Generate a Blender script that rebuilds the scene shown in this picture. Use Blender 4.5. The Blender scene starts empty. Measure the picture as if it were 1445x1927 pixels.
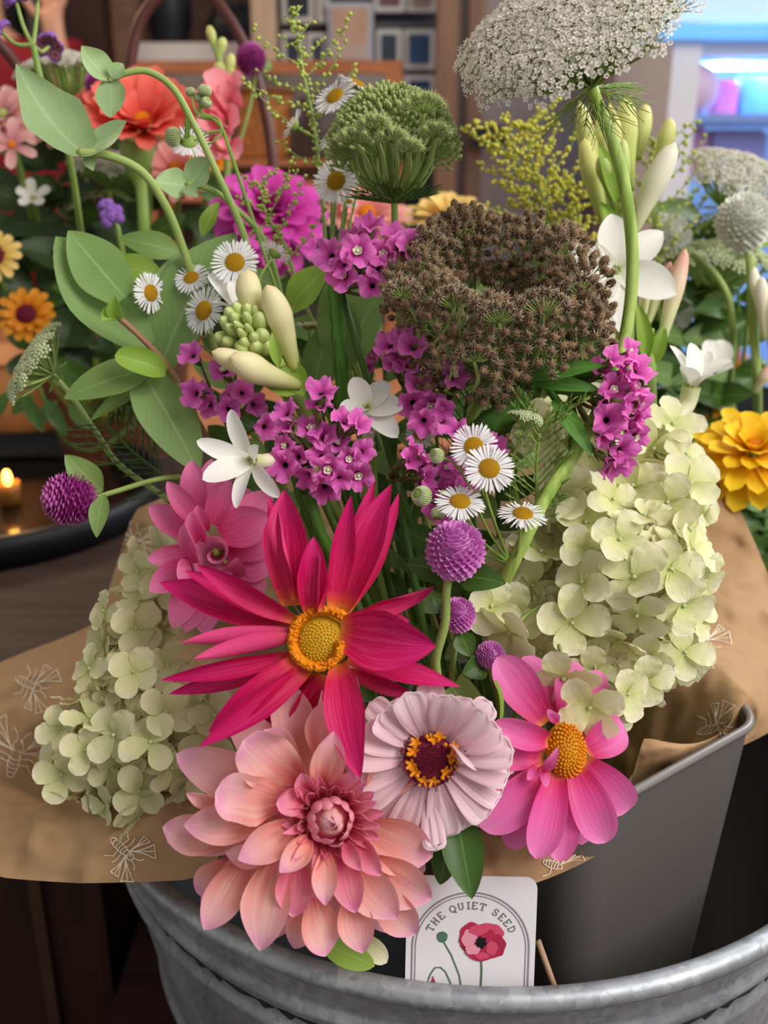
import bpy, math, random
from mathutils import Vector, Matrix, Euler
from mathutils.bvhtree import BVHTree
from math import sin, cos, pi, radians, sqrt, atan2
V = Vector
SC = bpy.context.scene
COL = SC.collection
RND = random.Random(7)

# ------------------------------------------------------------------ camera
F = 1850.0                       # focal length in photo pixels (1445 x 1927)
PITCH = radians(20)
CAM = V((0, 0, 1.2))
R = Euler((pi/2 - PITCH, 0, 0)).to_matrix()
cd = bpy.data.cameras.new('camera'); co = bpy.data.objects.new('camera', cd); COL.objects.link(co)
co.location = CAM; co.rotation_euler = (pi/2 - PITCH, 0, 0)
cd.sensor_fit = 'VERTICAL'; cd.sensor_height = 36; cd.lens = 36*F/1927
cd.clip_start = .02; cd.clip_end = 60
cd.dof.use_dof = True; cd.dof.focus_distance = .495; cd.dof.aperture_fstop = cd.lens/5.0
SC.camera = co

# ------------------------------------------------------------------ light
def H(h, a=1):
    h = h.lstrip('#'); c = [int(h[i:i+2], 16)/255 for i in (0, 2, 4)]
    return tuple([x/12.92 if x <= .04045 else ((x+.055)/1.055)**2.4 for x in c]) + (a,)
W = bpy.data.worlds.new('world'); SC.world = W; W.use_nodes = True
W.node_tree.nodes['Background'].inputs[0].default_value = (1.0, .975, .94, 1)
W.node_tree.nodes['Background'].inputs[1].default_value = .42
def area(name, loc, target, size, power, col=(1, 1, 1), sy=None):
    l = bpy.data.lights.new(name, 'AREA'); l.energy = power; l.color = col
    l.shape = 'RECTANGLE'; l.size = size; l.size_y = sy or size
    o = bpy.data.objects.new(name, l); COL.objects.link(o); o.location = loc
    o.rotation_euler = (V(target)-V(loc)).to_track_quat('-Z', 'Y').to_euler()
    return o
area('window_light', (1.5, -.5, 2.5), (.05, .5, .9), 1.3, 62, (1, .97, .92), 1.6)
area('back_window_light', (2.2, 2.2, 2.6), (.2, .7, .9), 1.2, 56, (.96, .98, 1))
area('shop_lamp_light', (-1.5, 2.2, 2.3), (-.4, 1.1, .9), .5, 14, (1, .72, .45))
SC.view_settings.view_transform = 'Standard'; SC.view_settings.look = 'None'
SC.view_settings.exposure = 0.0; SC.view_settings.gamma = 1
SC.view_settings.use_curve_mapping = False

# ------------------------------------------------------------------ geometry helpers
def P(px, py, d): return CAM + R @ V(((px-722.5)/F*d, -(py-963.5)/F*d, -d))
def PZ(px, py, z):
    r = R @ V(((px-722.5)/F, -(py-963.5)/F, -1)); return CAM + r*((z-CAM.z)/r.z)
def ax(x, y, z): return (R @ V((x, y, z))).normalized()
def frame(c, axis, roll=0, s=1.0):
    q = V(axis).to_track_quat('Z', 'Y').to_matrix().to_4x4()
    return Matrix.Translation(c) @ q @ Matrix.Rotation(roll, 4, 'Z') @ Matrix.Scale(s, 4)
def cr(pts, n=6):
    pts = [V(p) for p in pts]
    if len(pts) < 3: return [pts[0].lerp(pts[-1], i/n) for i in range(n+1)]
    q = [pts[0]*2-pts[1]] + pts + [pts[-1]*2-pts[-2]]; out = []
    for i in range(1, len(q)-2):
        a, b, c, d = q[i-1:i+3]
        for k in range(n):
            t = k/n
            L = (c-b).length; u = lambda v: v/v.length if v.length > 1e-9 else v
            m0 = (u(b-a)+u(c-b))*.5*L; m1 = (u(c-b)+u(d-c))*.5*L
            out.append(b*(2*t**3-3*t*t+1)+m0*(t**3-2*t*t+t)+c*(3*t*t-2*t**3)+m1*(t**3-t*t))
    out.append(pts[-1]); return out
ORG = {}
class MB:
    def __init__(s): s.v = []; s.f = []; s.u = []; s.m = []
    def add(s, vs, fs, us=None, m=0):
        o = len(s.v); s.v += vs; s.u += us or [(0, 0)]*len(vs)
        s.f += [tuple(i+o for i in f) for f in fs]; s.m += [m]*len(fs)
    def grid(s, rows, us=None, m=0, wrap=False):
        n = len(rows[0]); vs = [p for r in rows for p in r]; fs = []
        for i in range(len(rows)-1):
            for j in range(n if wrap else n-1):
                k = (j+1) % n; fs.append((i*n+j, i*n+k, (i+1)*n+k, (i+1)*n+j))
        s.add(vs, fs, us or [(j/max(1, n-1), i/max(1, len(rows)-1)) for i in range(len(rows)) for j in range(n)], m)
    def tube(s, pts, r0, r1=None, n=7, m=0, cap=True):
        if r1 is None: r1 = r0
        N = len(pts); rows = []; T0 = None; S = None
        for i, p in enumerate(pts):
            T = (pts[min(i+1, N-1)]-pts[max(i-1, 0)])
            T = T.normalized() if T.length > 1e-9 else V((0, 0, 1))
            if S is None:
                S = T.orthogonal().normalized()
            else:
                S = (S - T*S.dot(T)); S = S.normalized() if S.length > 1e-6 else T.orthogonal().normalized()
            B = T.cross(S); t = i/(N-1)
            r = r0(t) if callable(r0) else r0+(r1-r0)*t
            rows.append([p + (S*cos(a)+B*sin(a))*r for a in [2*pi*k/n for k in range(n)]])
        b = len(s.v); s.grid(rows, [(k/n, i/(N-1)) for i in range(N) for k in range(n)], m, True)
        if cap:
            s.f.append(tuple(b+k for k in range(n))[::-1]); s.m.append(m)
            s.f.append(tuple(b+(N-1)*n+k for k in range(n))); s.m.append(m)
    def ball(s, c, r, axis=(0, 0, 1), st=1.0, n=6, k=4, m=0):
        c = V(c); A = V(axis).normalized(); X = A.orthogonal().normalized(); Y = A.cross(X)
        vs = [c-A*r*st]; us = [(.5, 0)]
        for i in range(1, k):
            a = -pi/2+pi*i/k
            for j in range(n):
                b = 2*pi*j/n; vs.append(c+(X*cos(b)+Y*sin(b))*cos(a)*r + A*sin(a)*r*st); us.append((j/n, i/k))
        vs.append(c+A*r*st); us.append((.5, 1)); fs = []
        for j in range(n):
            fs.append((0, 1+(j+1) % n, 1+j)); L = len(vs)-1; q = 1+(k-2)*n
            fs.append((q+j, q+(j+1) % n, L))
        for i in range(k-2):
            for j in range(n):
                a = 1+i*n; fs.append((a+j, a+(j+1) % n, a+n+(j+1) % n, a+n+j))
        s.add(vs, fs, us, m)
    def box(s, lo, hi, m=0, M=None):
        x0, y0, z0 = lo; x1, y1, z1 = hi
        vs = [V(p) for p in ((x0, y0, z0), (x1, y0, z0), (x1, y1, z0), (x0, y1, z0), (x0, y0, z1), (x1, y0, z1), (x1, y1, z1), (x0, y1, z1))]
        if M: vs = [M @ v for v in vs]
        s.add(vs, [(3, 2, 1, 0), (4, 5, 6, 7), (0, 1, 5, 4), (1, 2, 6, 5), (2, 3, 7, 6), (3, 0, 4, 7)], [(v[0] % 1, v[2] % 1) for v in vs], m)
    def lathe(s, prof, c=(0, 0, 0), n=48, m=0, M=None):
        rows = []
        for r, z in prof:
            ring = [V((r*cos(2*pi*j/n), r*sin(2*pi*j/n), z))+V(c) for j in range(n)]
            rows.append([M @ v for v in ring] if M else ring)
        s.grid(rows, [(j/n, i/max(1, len(rows)-1)) for i in range(len(rows)) for j in range(n)], m, True)
    def petal(s, p0, p1, up, Wd, b0=.25, tm=.5, p=2., q=2., arch=0., arch2=None, cup=0., cup1=None, nu=9, nv=6, ruf=0., rf=3., notch=0., twist=0., roll=0., m=0, seed=0, pleat=0., pf=3):
        p0 = V(p0); p1 = V(p1); C = p1-p0; L = C.length; Cn = C/L; U = V(up)
        N0 = U-Cn*U.dot(Cn); N0 = N0.normalized() if N0.length > 1e-6 else Cn.orthogonal().normalized()
        if arch2 is None: arch2 = arch
        if cup1 is None: cup1 = cup
        a = p0; b = p0+C/3+N0*arch*L; c = p0+C*2/3+N0*arch2*L; d = p1
        rr = random.Random(seed); ph = rr.random()*6.28
        rows = []; us = []
        for i in range(nu+1):
            t0 = i/nu; t0 = t0*(1.45-.45*t0); row = []
            for j in range(nv+1):
                e = j/nv*2-1; t = t0
                if notch: t = t0*(1-notch*(.5+.5*cos(e*pi*pf))*t0**3)
                k = 1-t
                pos = a*k**3+b*3*k*k*t+c*3*k*t*t+d*t**3
                T = (b-a)*3*k*k+(c-b)*6*k*t+(d-c)*3*t*t
                T = T.normalized() if T.length > 1e-9 else Cn
                N = N0-T*N0.dot(T); N.normalize(); S = T.cross(N)
                tw = twist*t+roll
                if tw: N, S = N*cos(tw)+S*sin(tw), S*cos(tw)-N*sin(tw)
                w = (b0+(1-b0)*sin(min(1, t0/tm)*pi/2)) if t0 < tm else max(0., 1-((t0-tm)/(1-tm))**p)**(1/q)
                w = max(w, .015)*Wd/2
                cu = cup+(cup1-cup)*t
                if abs(cu) > .02: x = w*sin(e*cu)/cu; z = w*(1-cos(e*cu))/cu
                else: x = w*e; z = 0
                if ruf: z += ruf*w*sin(rf*6.28*t+ph+e*2.)*abs(e)**1.5*min(1, t*3)
                if pleat: z += pleat*w*cos(e*pi*pf)*min(1, t*2)
                row.append(pos+S*x+N*z); us.append((j/nv, t))
            rows.append(row)
        s.grid(rows, us, m)
    def mesh(s, name, mats, org=None, smooth=True):
        me = bpy.data.meshes.new(name); o = org or V((0, 0, 0))
        me.from_pydata([tuple(v-o) for v in s.v], [], s.f)
        for m in (mats if isinstance(mats, (list, tuple)) else [mats]): me.materials.append(m)
        uv = me.uv_layers.new(name='UVMap'); fl = []
        for f in s.f:
            for i in f: fl += s.u[i]
        uv.data.foreach_set('uv', fl)
        if any(s.m): me.polygons.foreach_set('material_index', s.m)
        me.polygons.foreach_set('use_smooth', [smooth]*len(s.f)); me.update()
        return me
    def build(s, name, mats, parent=None, smooth=True):
        org = ORG.get(parent.name, V((0, 0, 0))) if parent else V((0, 0, 0))
        o = bpy.data.objects.new(name, s.mesh(name, mats, org, smooth)); COL.objects.link(o)
        if parent: o.parent = parent
        ORG[o.name] = org
        return o
def inst(name, me, parent, M):
    org = ORG.get(parent.name, V((0, 0, 0)))
    o = bpy.data.objects.new(name, me); COL.objects.link(o); o.parent = parent
    o.matrix_local = Matrix.Translation(-org) @ M; ORG[o.name] = None
    return o
LABELS = set()
def tag(o, label, cat, group=None, kind=None):
    o['label'] = label; o['category'] = cat
    if group: o['group'] = group
    if kind: o['kind'] = kind
    return o
def thing(name, loc, label, cat, group=None):
    o = bpy.data.objects.new(name, None); COL.objects.link(o); o.location = loc
    o.empty_display_size = .01; ORG[o.name] = V(loc)
    return tag(o, label, cat, group)
def solo(mb, name, mats, base, label, cat, group=None, smooth=True):
    base = V(base); o = bpy.data.objects.new(name, mb.mesh(name, mats, base, smooth)); COL.objects.link(o)
    o.location = base; ORG[o.name] = base
    return tag(o, label, cat, group)
def struct(mb, name, mats, smooth=False):
    o = mb.build(name, mats, None, smooth); o['kind'] = 'structure'; return o

# ------------------------------------------------------------------ materials
def nt(name):
    m = bpy.data.materials.new(name); m.use_nodes = True; t = m.node_tree; t.nodes.clear()
    return m, t, (lambda k, **kw: _n(t, k, kw)), t.links.new
def _n(t, k, kw):
    n = t.nodes.new('ShaderNode'+k)
    for a, b in kw.items(): setattr(n, a, b)
    return n
def ramp(N, stops):
    r = N('ValToRGB'); e = r.color_ramp.elements
    while len(e) < len(stops): e.new(.5)
    for el, (p, c) in zip(e, stops): el.position = p; el.color = H(c) if isinstance(c, str) else c
    return r
def math_(N, L, op, a, b=None):
    n = N('Math', operation=op)
    for i, x in enumerate((a, b)):
        if x is None: continue
        if isinstance(x, (int, float)): n.inputs[i].default_value = x
        else: L(x, n.inputs[i])
    return n.outputs[0]
def finish(N, L, col, rough, trans, bump=None, spec=.3, bumpstr=.15, bumpd=.001, tcol=None):
    b = N('BsdfPrincipled'); o = N('OutputMaterial')
    if hasattr(col, 'is_linked') or hasattr(col, 'links'): L(col, b.inputs['Base Color'])
    else: b.inputs['Base Color'].default_value = col
    b.inputs['Roughness'].default_value = rough; b.inputs['Specular IOR Level'].default_value = spec
    bn = None
    if bump is not None:
        bn = N('Bump'); bn.inputs['Strength'].default_value = bumpstr; bn.inputs['Distance'].default_value = bumpd
        L(bump, bn.inputs['Height']); L(bn.outputs[0], b.inputs['Normal'])
    if trans:
        tr = N('BsdfTranslucent'); mx = N('MixShader'); mx.inputs[0].default_value = trans
        L(col, tr.inputs[0]); L(b.outputs[0], mx.inputs[1]); L(tr.outputs[0], mx.inputs[2]); L(mx.outputs[0], o.inputs[0])
    else: L(b.outputs[0], o.inputs[0])
    return b
def mixc(N, L, fac, a, b, mode='MIX'):
    n = N('Mix', data_type='RGBA', blend_type=mode)
    if isinstance(fac, (int, float)): n.inputs[0].default_value = fac
    else: L(fac, n.inputs[0])
    for i, x in ((6, a), (7, b)):
        if isinstance(x, tuple): n.inputs[i].default_value = x
        else: L(x, n.inputs[i])
    return n.outputs[2]
def petal_mat(name, stops, streak=.25, sx=22, sy=1.6, sc='#ffffff', back=None, trans=.28, rough=.55, var=.06, bump=.25):
    m, t, N, L = nt(name)
    uv = N('UVMap'); sp = N('SeparateXYZ'); L(uv.outputs[0], sp.inputs[0])
    r = ramp(N, stops); L(sp.outputs[1], r.inputs[0])
    oi = N('ObjectInfo'); cb = N('CombineXYZ')
    L(math_(N, L, 'MULTIPLY', sp.outputs[0], sx), cb.inputs[0]); L(math_(N, L, 'MULTIPLY', sp.outputs[1], sy), cb.inputs[1])
    L(math_(N, L, 'MULTIPLY', oi.outputs['Random'], 40), cb.inputs[2])
    nz = N('TexNoise'); nz.inputs['Scale'].default_value = 1; nz.inputs['Detail'].default_value = 2; L(cb.outputs[0], nz.inputs[0])
    f = N('MapRange'); f.inputs[1].default_value = .45; f.inputs[2].default_value = .75; f.inputs[4].default_value = streak; L(nz.outputs[0], f.inputs[0])
    c = r.outputs[0]
    if back:
        rb = ramp(N, back); L(sp.outputs[1], rb.inputs[0]); g = N('NewGeometry'); c = mixc(N, L, g.outputs['Backfacing'], c, rb.outputs[0])
    c = mixc(N, L, f.outputs[0], c, H(sc))
    hs = N('HueSaturation'); v = math_(N, L, 'ADD', math_(N, L, 'MULTIPLY', oi.outputs['Random'], var*2), 1-var)
    L(v, hs.inputs['Value']); L(c, hs.inputs['Color'])
    finish(N, L, hs.outputs[0], rough, trans, nz.outputs[0], .25, bump, .0015)
    return m
def leaf_mat(name, c0, c1, rib, trans=.22, rough=.5, veins=11, spec=.3, var=.12):
    m, t, N, L = nt(name)
    uv = N('UVMap'); sp = N('SeparateXYZ'); L(uv.outputs[0], sp.inputs[0]); oi = N('ObjectInfo')
    u = math_(N, L, 'ABSOLUTE', math_(N, L, 'SUBTRACT', sp.outputs[0], .5))
    nz = N('TexNoise'); nz.inputs['Scale'].default_value = 38; nz.inputs['Detail'].default_value = 4
    tc = N('TexCoord'); L(tc.outputs['Object'], nz.inputs[0])
    c = mixc(N, L, nz.outputs[0], H(c0), H(c1))
    rb = N('MapRange'); rb.inputs[1].default_value = .012; rb.inputs[2].default_value = .035; rb.inputs[3].default_value = 1; rb.inputs[4].default_value = 0; L(u, rb.inputs[0])
    w = math_(N, L, 'SINE', math_(N, L, 'MULTIPLY', math_(N, L, 'SUBTRACT', sp.outputs[1], math_(N, L, 'MULTIPLY', u, .75)), veins*6.28))
    vn = N('MapRange'); vn.inputs[1].default_value = .93; vn.inputs[2].default_value = 1.; vn.inputs[4].default_value = .45; L(w, vn.inputs[0])
    fac = math_(N, L, 'MAXIMUM', rb.outputs[0], vn.outputs[0])
    c = mixc(N, L, math_(N, L, 'MULTIPLY', fac, .5), c, H(rib))
    hs = N('HueSaturation'); L(math_(N, L, 'ADD', math_(N, L, 'MULTIPLY', oi.outputs['Random'], var*2), 1-var), hs.inputs['Value']); L(c, hs.inputs['Color'])
    finish(N, L, hs.outputs[0], rough, trans, fac, spec, -.35, .001)
    return m
def plain(name, c, rough=.6, c2=None, scale=60, trans=0, metal=0, spec=.3, bump=0, emis=0, coat=0, stretch=None):
    m, t, N, L = nt(name)
    col = H(c); h = None
    if c2:
        tc = N('TexCoord'); nz = N('TexNoise'); nz.inputs['Scale'].default_value = scale; nz.inputs['Detail'].default_value = 4
        src = tc.outputs['Object']
        if stretch:
            mp = N('Mapping'); mp.inputs['Scale'].default_value = stretch; L(src, mp.inputs[0]); src = mp.outputs[0]
        L(src, nz.inputs[0]); mr = N('MapRange'); mr.inputs[1].default_value = .35; mr.inputs[2].default_value = .65; L(nz.outputs[0], mr.inputs[0])
        col = mixc(N, L, mr.outputs[0], H(c), H(c2)); h = nz.outputs[0]
    else:
        rg = N('RGB'); rg.outputs[0].default_value = col; col = rg.outputs[0]
    b = finish(N, L, col, rough, trans, h if bump else None, spec, bump, .002)
    b.inputs['Metallic'].default_value = metal; b.inputs['Coat Weight'].default_value = coat
    if emis:
        L(col, b.inputs['Emission Color']); b.inputs['Emission Strength'].default_value = emis
    return m
M = {}
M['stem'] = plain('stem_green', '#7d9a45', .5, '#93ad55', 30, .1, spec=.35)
M['stem_dark'] = plain('stem_dark_green', '#3c5f27', .5, '#53752f', 40, .05)
M['stem_pale'] = plain('stem_pale_green', '#a3b567', .55, '#8ea858', 40, .1)
M['stem_line'] = plain('stem_ridged_green', '#7fa03c', .45, '#b3c86a', 160, .1, stretch=(1, 1, .03), bump=.3)
M['leaf_glauc'] = leaf_mat('leaf_grey_green', '#9ab67e', '#aac48e', '#c8d8aa', .28)
M['leaf_mid'] = leaf_mat('leaf_mid_green', '#789a54', '#8dab68', '#b4ca92', .3)
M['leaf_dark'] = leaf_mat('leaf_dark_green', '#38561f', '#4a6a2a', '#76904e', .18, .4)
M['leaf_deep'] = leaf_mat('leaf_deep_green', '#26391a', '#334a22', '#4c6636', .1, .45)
M['leaf_lime'] = leaf_mat('leaf_lime_green', '#86a83c', '#99b84f', '#b7cc78', .35)
M['leaf_olive'] = leaf_mat('leaf_olive_green', '#738f4b', '#87a35c', '#a9bd80')
M['wing'] = leaf_mat('stem_winged_green', '#47752a', '#60933a', '#86ad5a', .18, .5, 1)
M['magenta'] = petal_mat('petal_magenta', [(0, '#e89a30'), (.07, '#d8502e'), (.16, '#c60d46'), (.5, '#c40656'), (1, '#ce1670')], .5, 30, 2.2, '#ea4a8c',
    [(0, '#d84a50'), (.3, '#e0407c'), (1, '#e8508c')], .22, .5)
M['pinkdbl'] = petal_mat('petal_rose_pink', [(0, '#c8306a'), (.4, '#d95590'), (1, '#e47fae')], .2, 18, 1.4, '#f0a5c5',
    [(0, '#d76a9a'), (1, '#e890b8')], .3, .55)
M['peach'] = petal_mat('petal_peach_pink', [(0, '#d9526f'), (.2, '#e88c80'), (.5, '#eea49e'), (.78, '#f2b4bc'), (.93, '#f0a0c4'), (1, '#f4bcd2')], .4, 9, 1.0, '#f8dcc8',
    [(0, '#ea9a92'), (.6, '#f2b6b0'), (1, '#f0b4c4')], .3, .55)
M['peach_in'] = petal_mat('petal_peach_rose', [(0, '#cf4a70'), (.3, '#dd6480'), (.65, '#ea8ca0'), (.92, '#ee86b4'), (1, '#f6c0d4')], .2, 9, 1.0, '#f6cdb8',
    [(0, '#e0708c'), (1, '#f0a0b4')], .3, .55)
M['palepink'] = petal_mat('petal_pale_pink', [(0, '#d3a0ae'), (.3, '#e3b9c4'), (.8, '#efcdd6'), (1, '#f6dde4')], .35, 9, .8, '#f8e8ee',
    [(0, '#dcb4bc'), (1, '#eed0d4')], .25, .6, .03, .5)
M['hotpink'] = petal_mat('petal_hot_pink', [(0, '#f09030'), (.1, '#e0306f'), (.35, '#e6509a'), (.8, '#f078bc'), (1, '#f48ac6')], .2, 12, 1.2, '#f6a8d4',
    [(0, '#e673a6'), (1, '#f29aca')], .3, .5)
M['hydr'] = petal_mat('sepal_cream_green', [(0, '#c6cf7e'), (.3, '#dfe0a4'), (.8, '#ece9c2'), (1, '#f1ecd2')], .18, 8, 3, '#f2eedd', None, .3, .6, .07)
M['hydr2'] = petal_mat('sepal_pale_cream_green', [(0, '#bcc380'), (.3, '#d3d39c'), (.8, '#e2deb4'), (1, '#e8dfc2')], .18, 8, 3, '#eee8d8', None, .3, .6, .07)
M['statice'] = petal_mat('petal_papery_magenta', [(0, '#b82a90'), (.45, '#da52b4'), (1, '#ea7ecb')], .3, 20, 2, '#ee9ad4', None, .3, .7, .1, .4)
M['gomph'] = petal_mat('bract_purple_pink', [(0, '#d274be'), (.5, '#cc66c0'), (1, '#eaa6de')], .2, 6, 2, '#f0b8e4', None, .25, .6, .05)
M['gomph_deep'] = petal_mat('bract_deep_magenta', [(0, '#8a1270'), (.6, '#a6248c'), (1, '#d788c4')], .2, 6, 2, '#e0a0d0', None, .25, .6, .05)
M['gomph_white'] = petal_mat('bract_white', [(0, '#cfd2c4'), (1, '#f2f2ea')], .2, 6, 2, '#ffffff', None, .25, .6, .05)
M['white'] = petal_mat('petal_white', [(0, '#e6e8d4'), (.3, '#f2f1e8'), (1, '#f4f1ee')], .1, 10, 1, '#ffffff', None, .25, .45, .02, .1)
M['ray'] = petal_mat('ray_white', [(0, '#e6e4e2'), (1, '#f6f2f7')], .2, 3, 1, '#ffffff', None, .2, .55, .02, .1)
M['cream'] = petal_mat('bud_cream', [(0, '#b9c46a'), (.35, '#e4dfa4'), (.8, '#f0e6b8'), (1, '#ecd9a8')], .1, 6, 1, '#f8f0d0', None, .15, .45, .03)
M['budgreen'] = petal_mat('bud_green', [(0, '#8fa84a'), (.6, '#b5c56c'), (1, '#ccd890')], .15, 6, 1, '#dbe4a8', None, .15, .45, .06)
M['budyel'] = petal_mat('bud_yellow_green', [(0, '#9cae52'), (.5, '#c3cb78'), (1, '#e0d78a')], .12, 6, 1, '#eceab8', None, .15, .45, .06)
M['budwhite'] = petal_mat('bud_white', [(0, '#c9d08e'), (.3, '#ecebc8'), (.9, '#f4efe0'), (1, '#f0d8b8')], .1, 6, 1, '#ffffff', None, .2, .45, .03)
M['budpink'] = petal_mat('bud_pink_tipped', [(0, '#b2c070'), (.4, '#dfe0ae'), (.75, '#eecfb8'), (1, '#e09a88')], .1, 6, 1, '#f4e4d4', None, .2, .45, .03)
M['yellow'] = plain('disc_yellow', '#d6a51c', .7, '#b98a10', 900, bump=.5)
M['discgold'] = plain('floret_gold', '#e8940e', .6, '#d87a08', 500)
M['disclime'] = plain('disc_olive_yellow', '#d2a01c', .7, '#b8901a', 900)
M['maroon'] = plain('disc_maroon', '#5c0f22', .7, '#7c1634', 700, bump=.4)
M['wine'] = plain('disc_wine', '#8c1440', .6, '#a01f4c', 900)
M['umbel'] = plain('umbel_white', '#efe8dc', .8, '#f7f1ea', 300, .3)
M['umbel_green'] = plain('umbel_green_white', '#c6d09a', .8, '#dfe3be', 500, .25)
M['seed'] = plain('seed_brown', '#4e3629', .85, '#866a4a', 3.5)
M['spine'] = plain('seed_spines', '#d8c8ac', .8, '#a98e72', 3, .2)
M['seed_g'] = plain('seed_green', '#9cab60', .8, '#bac684', 4, .2)
M['spine_g'] = plain('seed_spines_green', '#d2d9a8', .8, '#aab878', 400, .2)
M['calyx'] = plain('calyx_brown_green', '#6f6a3c', .8, '#5a5f34', 300)
M['bead'] = plain('bead_yellow_green', '#c6cb68', .6, '#adb956', 300, .1)
M['bead_y'] = plain('bead_yellow', '#e4dc66', .7, '#d0c850', 300, .2)
M['kraft'] = plain('kraft_paper', '#ab8763', .75, '#b69370', 14, .12, bump=.25)
m_, t_, N_, L_ = nt('kraft_paper_creased'); tc_ = N_('TexCoord'); n1 = N_('TexNoise'); n1.inputs['Scale'].default_value = 12; n1.inputs['Detail'].default_value = 3; L_(tc_.outputs['Object'], n1.inputs[0])
vadd = N_('VectorMath', operation='MULTIPLY_ADD'); vadd.inputs[1].default_value = (.05, .05, .05); L_(n1.outputs['Color'], vadd.inputs[0]); L_(tc_.outputs['Object'], vadd.inputs[2])
v1 = N_('TexVoronoi'); v1.inputs['Scale'].default_value = 17; L_(vadd.outputs[0], v1.inputs[0]); n2 = N_('TexNoise'); n2.inputs['Scale'].default_value = 500; L_(tc_.outputs['Object'], n2.inputs[0])
hh = math_(N_, L_, 'ADD', math_(N_, L_, 'MULTIPLY', v1.outputs['Distance'], 1.0), math_(N_, L_, 'MULTIPLY', n2.outputs[0], .02))
finish(N_, L_, mixc(N_, L_, n1.outputs[0], H('#a8845f'), H('#b8946e')), .75, .12, hh, .25, .55, .006); M['kraft'] = m_
M['print'] = plain('white_print', '#e6d3bc', .8)
# ------------------------------------------------------------------ plant builders
BASE = V((.105, .505, CAM.z-.50))            # where the bouquet's stems meet in the bucket
def jit(r, rnd=RND): return V((rnd.uniform(-r, r), rnd.uniform(-r, r), rnd.uniform(-r, r)))
def base_pt(): return BASE+V((RND.uniform(-.03, .03), RND.uniform(-.03, .03), RND.uniform(-.03, .02)))
def stem(parent, pts, r0=.0016, r1=None, mat='stem', name='stem', n=7, k=8):
    mb = MB(); mb.tube(cr(pts, k), r0, r1, n); return mb.build(name, M[mat] if isinstance(mat, str) else mat, parent)
def stem_to(parent, head, axis, base, r0=.0016, r1=.0024, mat='stem', back=.03):
    a = head-V(axis)*back; mid = a.lerp(base, .5); mid.z = a.z+(base.z-a.z)*.62
    return stem(parent, [head-V(axis)*.004, a, mid, base], r0, r1, mat)
def leaf(parent, a, b, wpx, mat='leaf_mid', up=None, arch=.12, cup=.45, b0=.12, tm=.42, p=1.7, q=1.2, name='leaf', **k):
    A = P(*a); B = P(*b); mb = MB(); kw = dict(nu=12, nv=8, ruf=.06, rf=1.2, seed=int(a[0]*7+a[1])); kw.update(k)
    mb.petal(A, B, up or ax(0, .2, 1), wpx/F*(a[2]+b[2])/2, b0, tm, p, q, arch, cup=cup, **kw)
    return mb.build(name, M[mat], parent)
def px_petals(parent, c, spec, mat, up=None, name='petal', b0=.5, tm=.5, p=1.8, q=1.3, nu=14, nv=8, **defk):
    """petals given by base and tip in the photo, each with its own depth, width, bend and roll"""
    for i, s in enumerate(spec):
        x0, y0, x1, y1, w = s[:5]; k = dict(d0=c[2], d1=c[2], tx=0., tz=1., ty=0.); k.update(defk); k.update(s[5] if len(s) > 5 else {})
        d0 = k.pop('d0'); d1 = k.pop('d1'); u = ax(k.pop('tx'), k.pop('ty'), k.pop('tz')); mt = k.pop('mat', mat)
        kw = dict(b0=b0, tm=tm, p=p, q=q, nu=nu, nv=nv, ruf=.05, rf=1.3, seed=i*13+5); kw.update(k)
        mb = MB(); mb.petal(P(x0, y0, d0), P(x1, y1, d1), u, w/F*(d0+d1)/2, **kw); mb.build(name, M[mt], parent)
def ring(parent, F4, n, r0, L, Wd, elev, mat, z0=0., phase=0., jl=.1, je=.1, name='petal', merge=None, Lf=None, **k):
    """n petals round a flower's axis (F4 maps flower space to the world)"""
    R3 = F4.to_3x3()
    for i in range(n):
        f = phase+2*pi*i/n+RND.uniform(-.5, .5)*1.2/n; e = elev+RND.uniform(-je, je); l = L*(1+RND.uniform(-jl, jl))
        if Lf: l *= Lf(f)
        rad = V((cos(f), sin(f), 0)); up = V((0, 0, 1))
        a = rad*r0+up*z0; b = a+(rad*cos(e)+up*sin(e))*l; nn = up*cos(e)-rad*sin(e)
        kw = dict(seed=i*31+n, nu=9, nv=6); kw.update(k)
        if 'twj' in kw: kw['twist'] = RND.uniform(-1, 1)*kw.pop('twj')
        mb = merge or MB(); mb.petal(F4 @ a, F4 @ b, R3 @ nn, Wd*(1+RND.uniform(-.1, .1)), **kw)
        if merge is None: mb.build(name, M[mat], parent)
def dome(mb, F4, r, h, m=0, n=20, k=6):
    rows = []
    for i in range(k+1):
        a = i/k*pi/2; rows.append([F4 @ V((r*cos(a)*cos(2*pi*j/n), r*cos(a)*sin(2*pi*j/n), h*sin(a))) for j in range(n)])
    mb.grid(rows, None, m, True)
def fib(n, i): f = i*2.39996; z = 1-2*(i+.5)/n; r = sqrt(max(0, 1-z*z)); return V((r*cos(f), r*sin(f), z))

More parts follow.
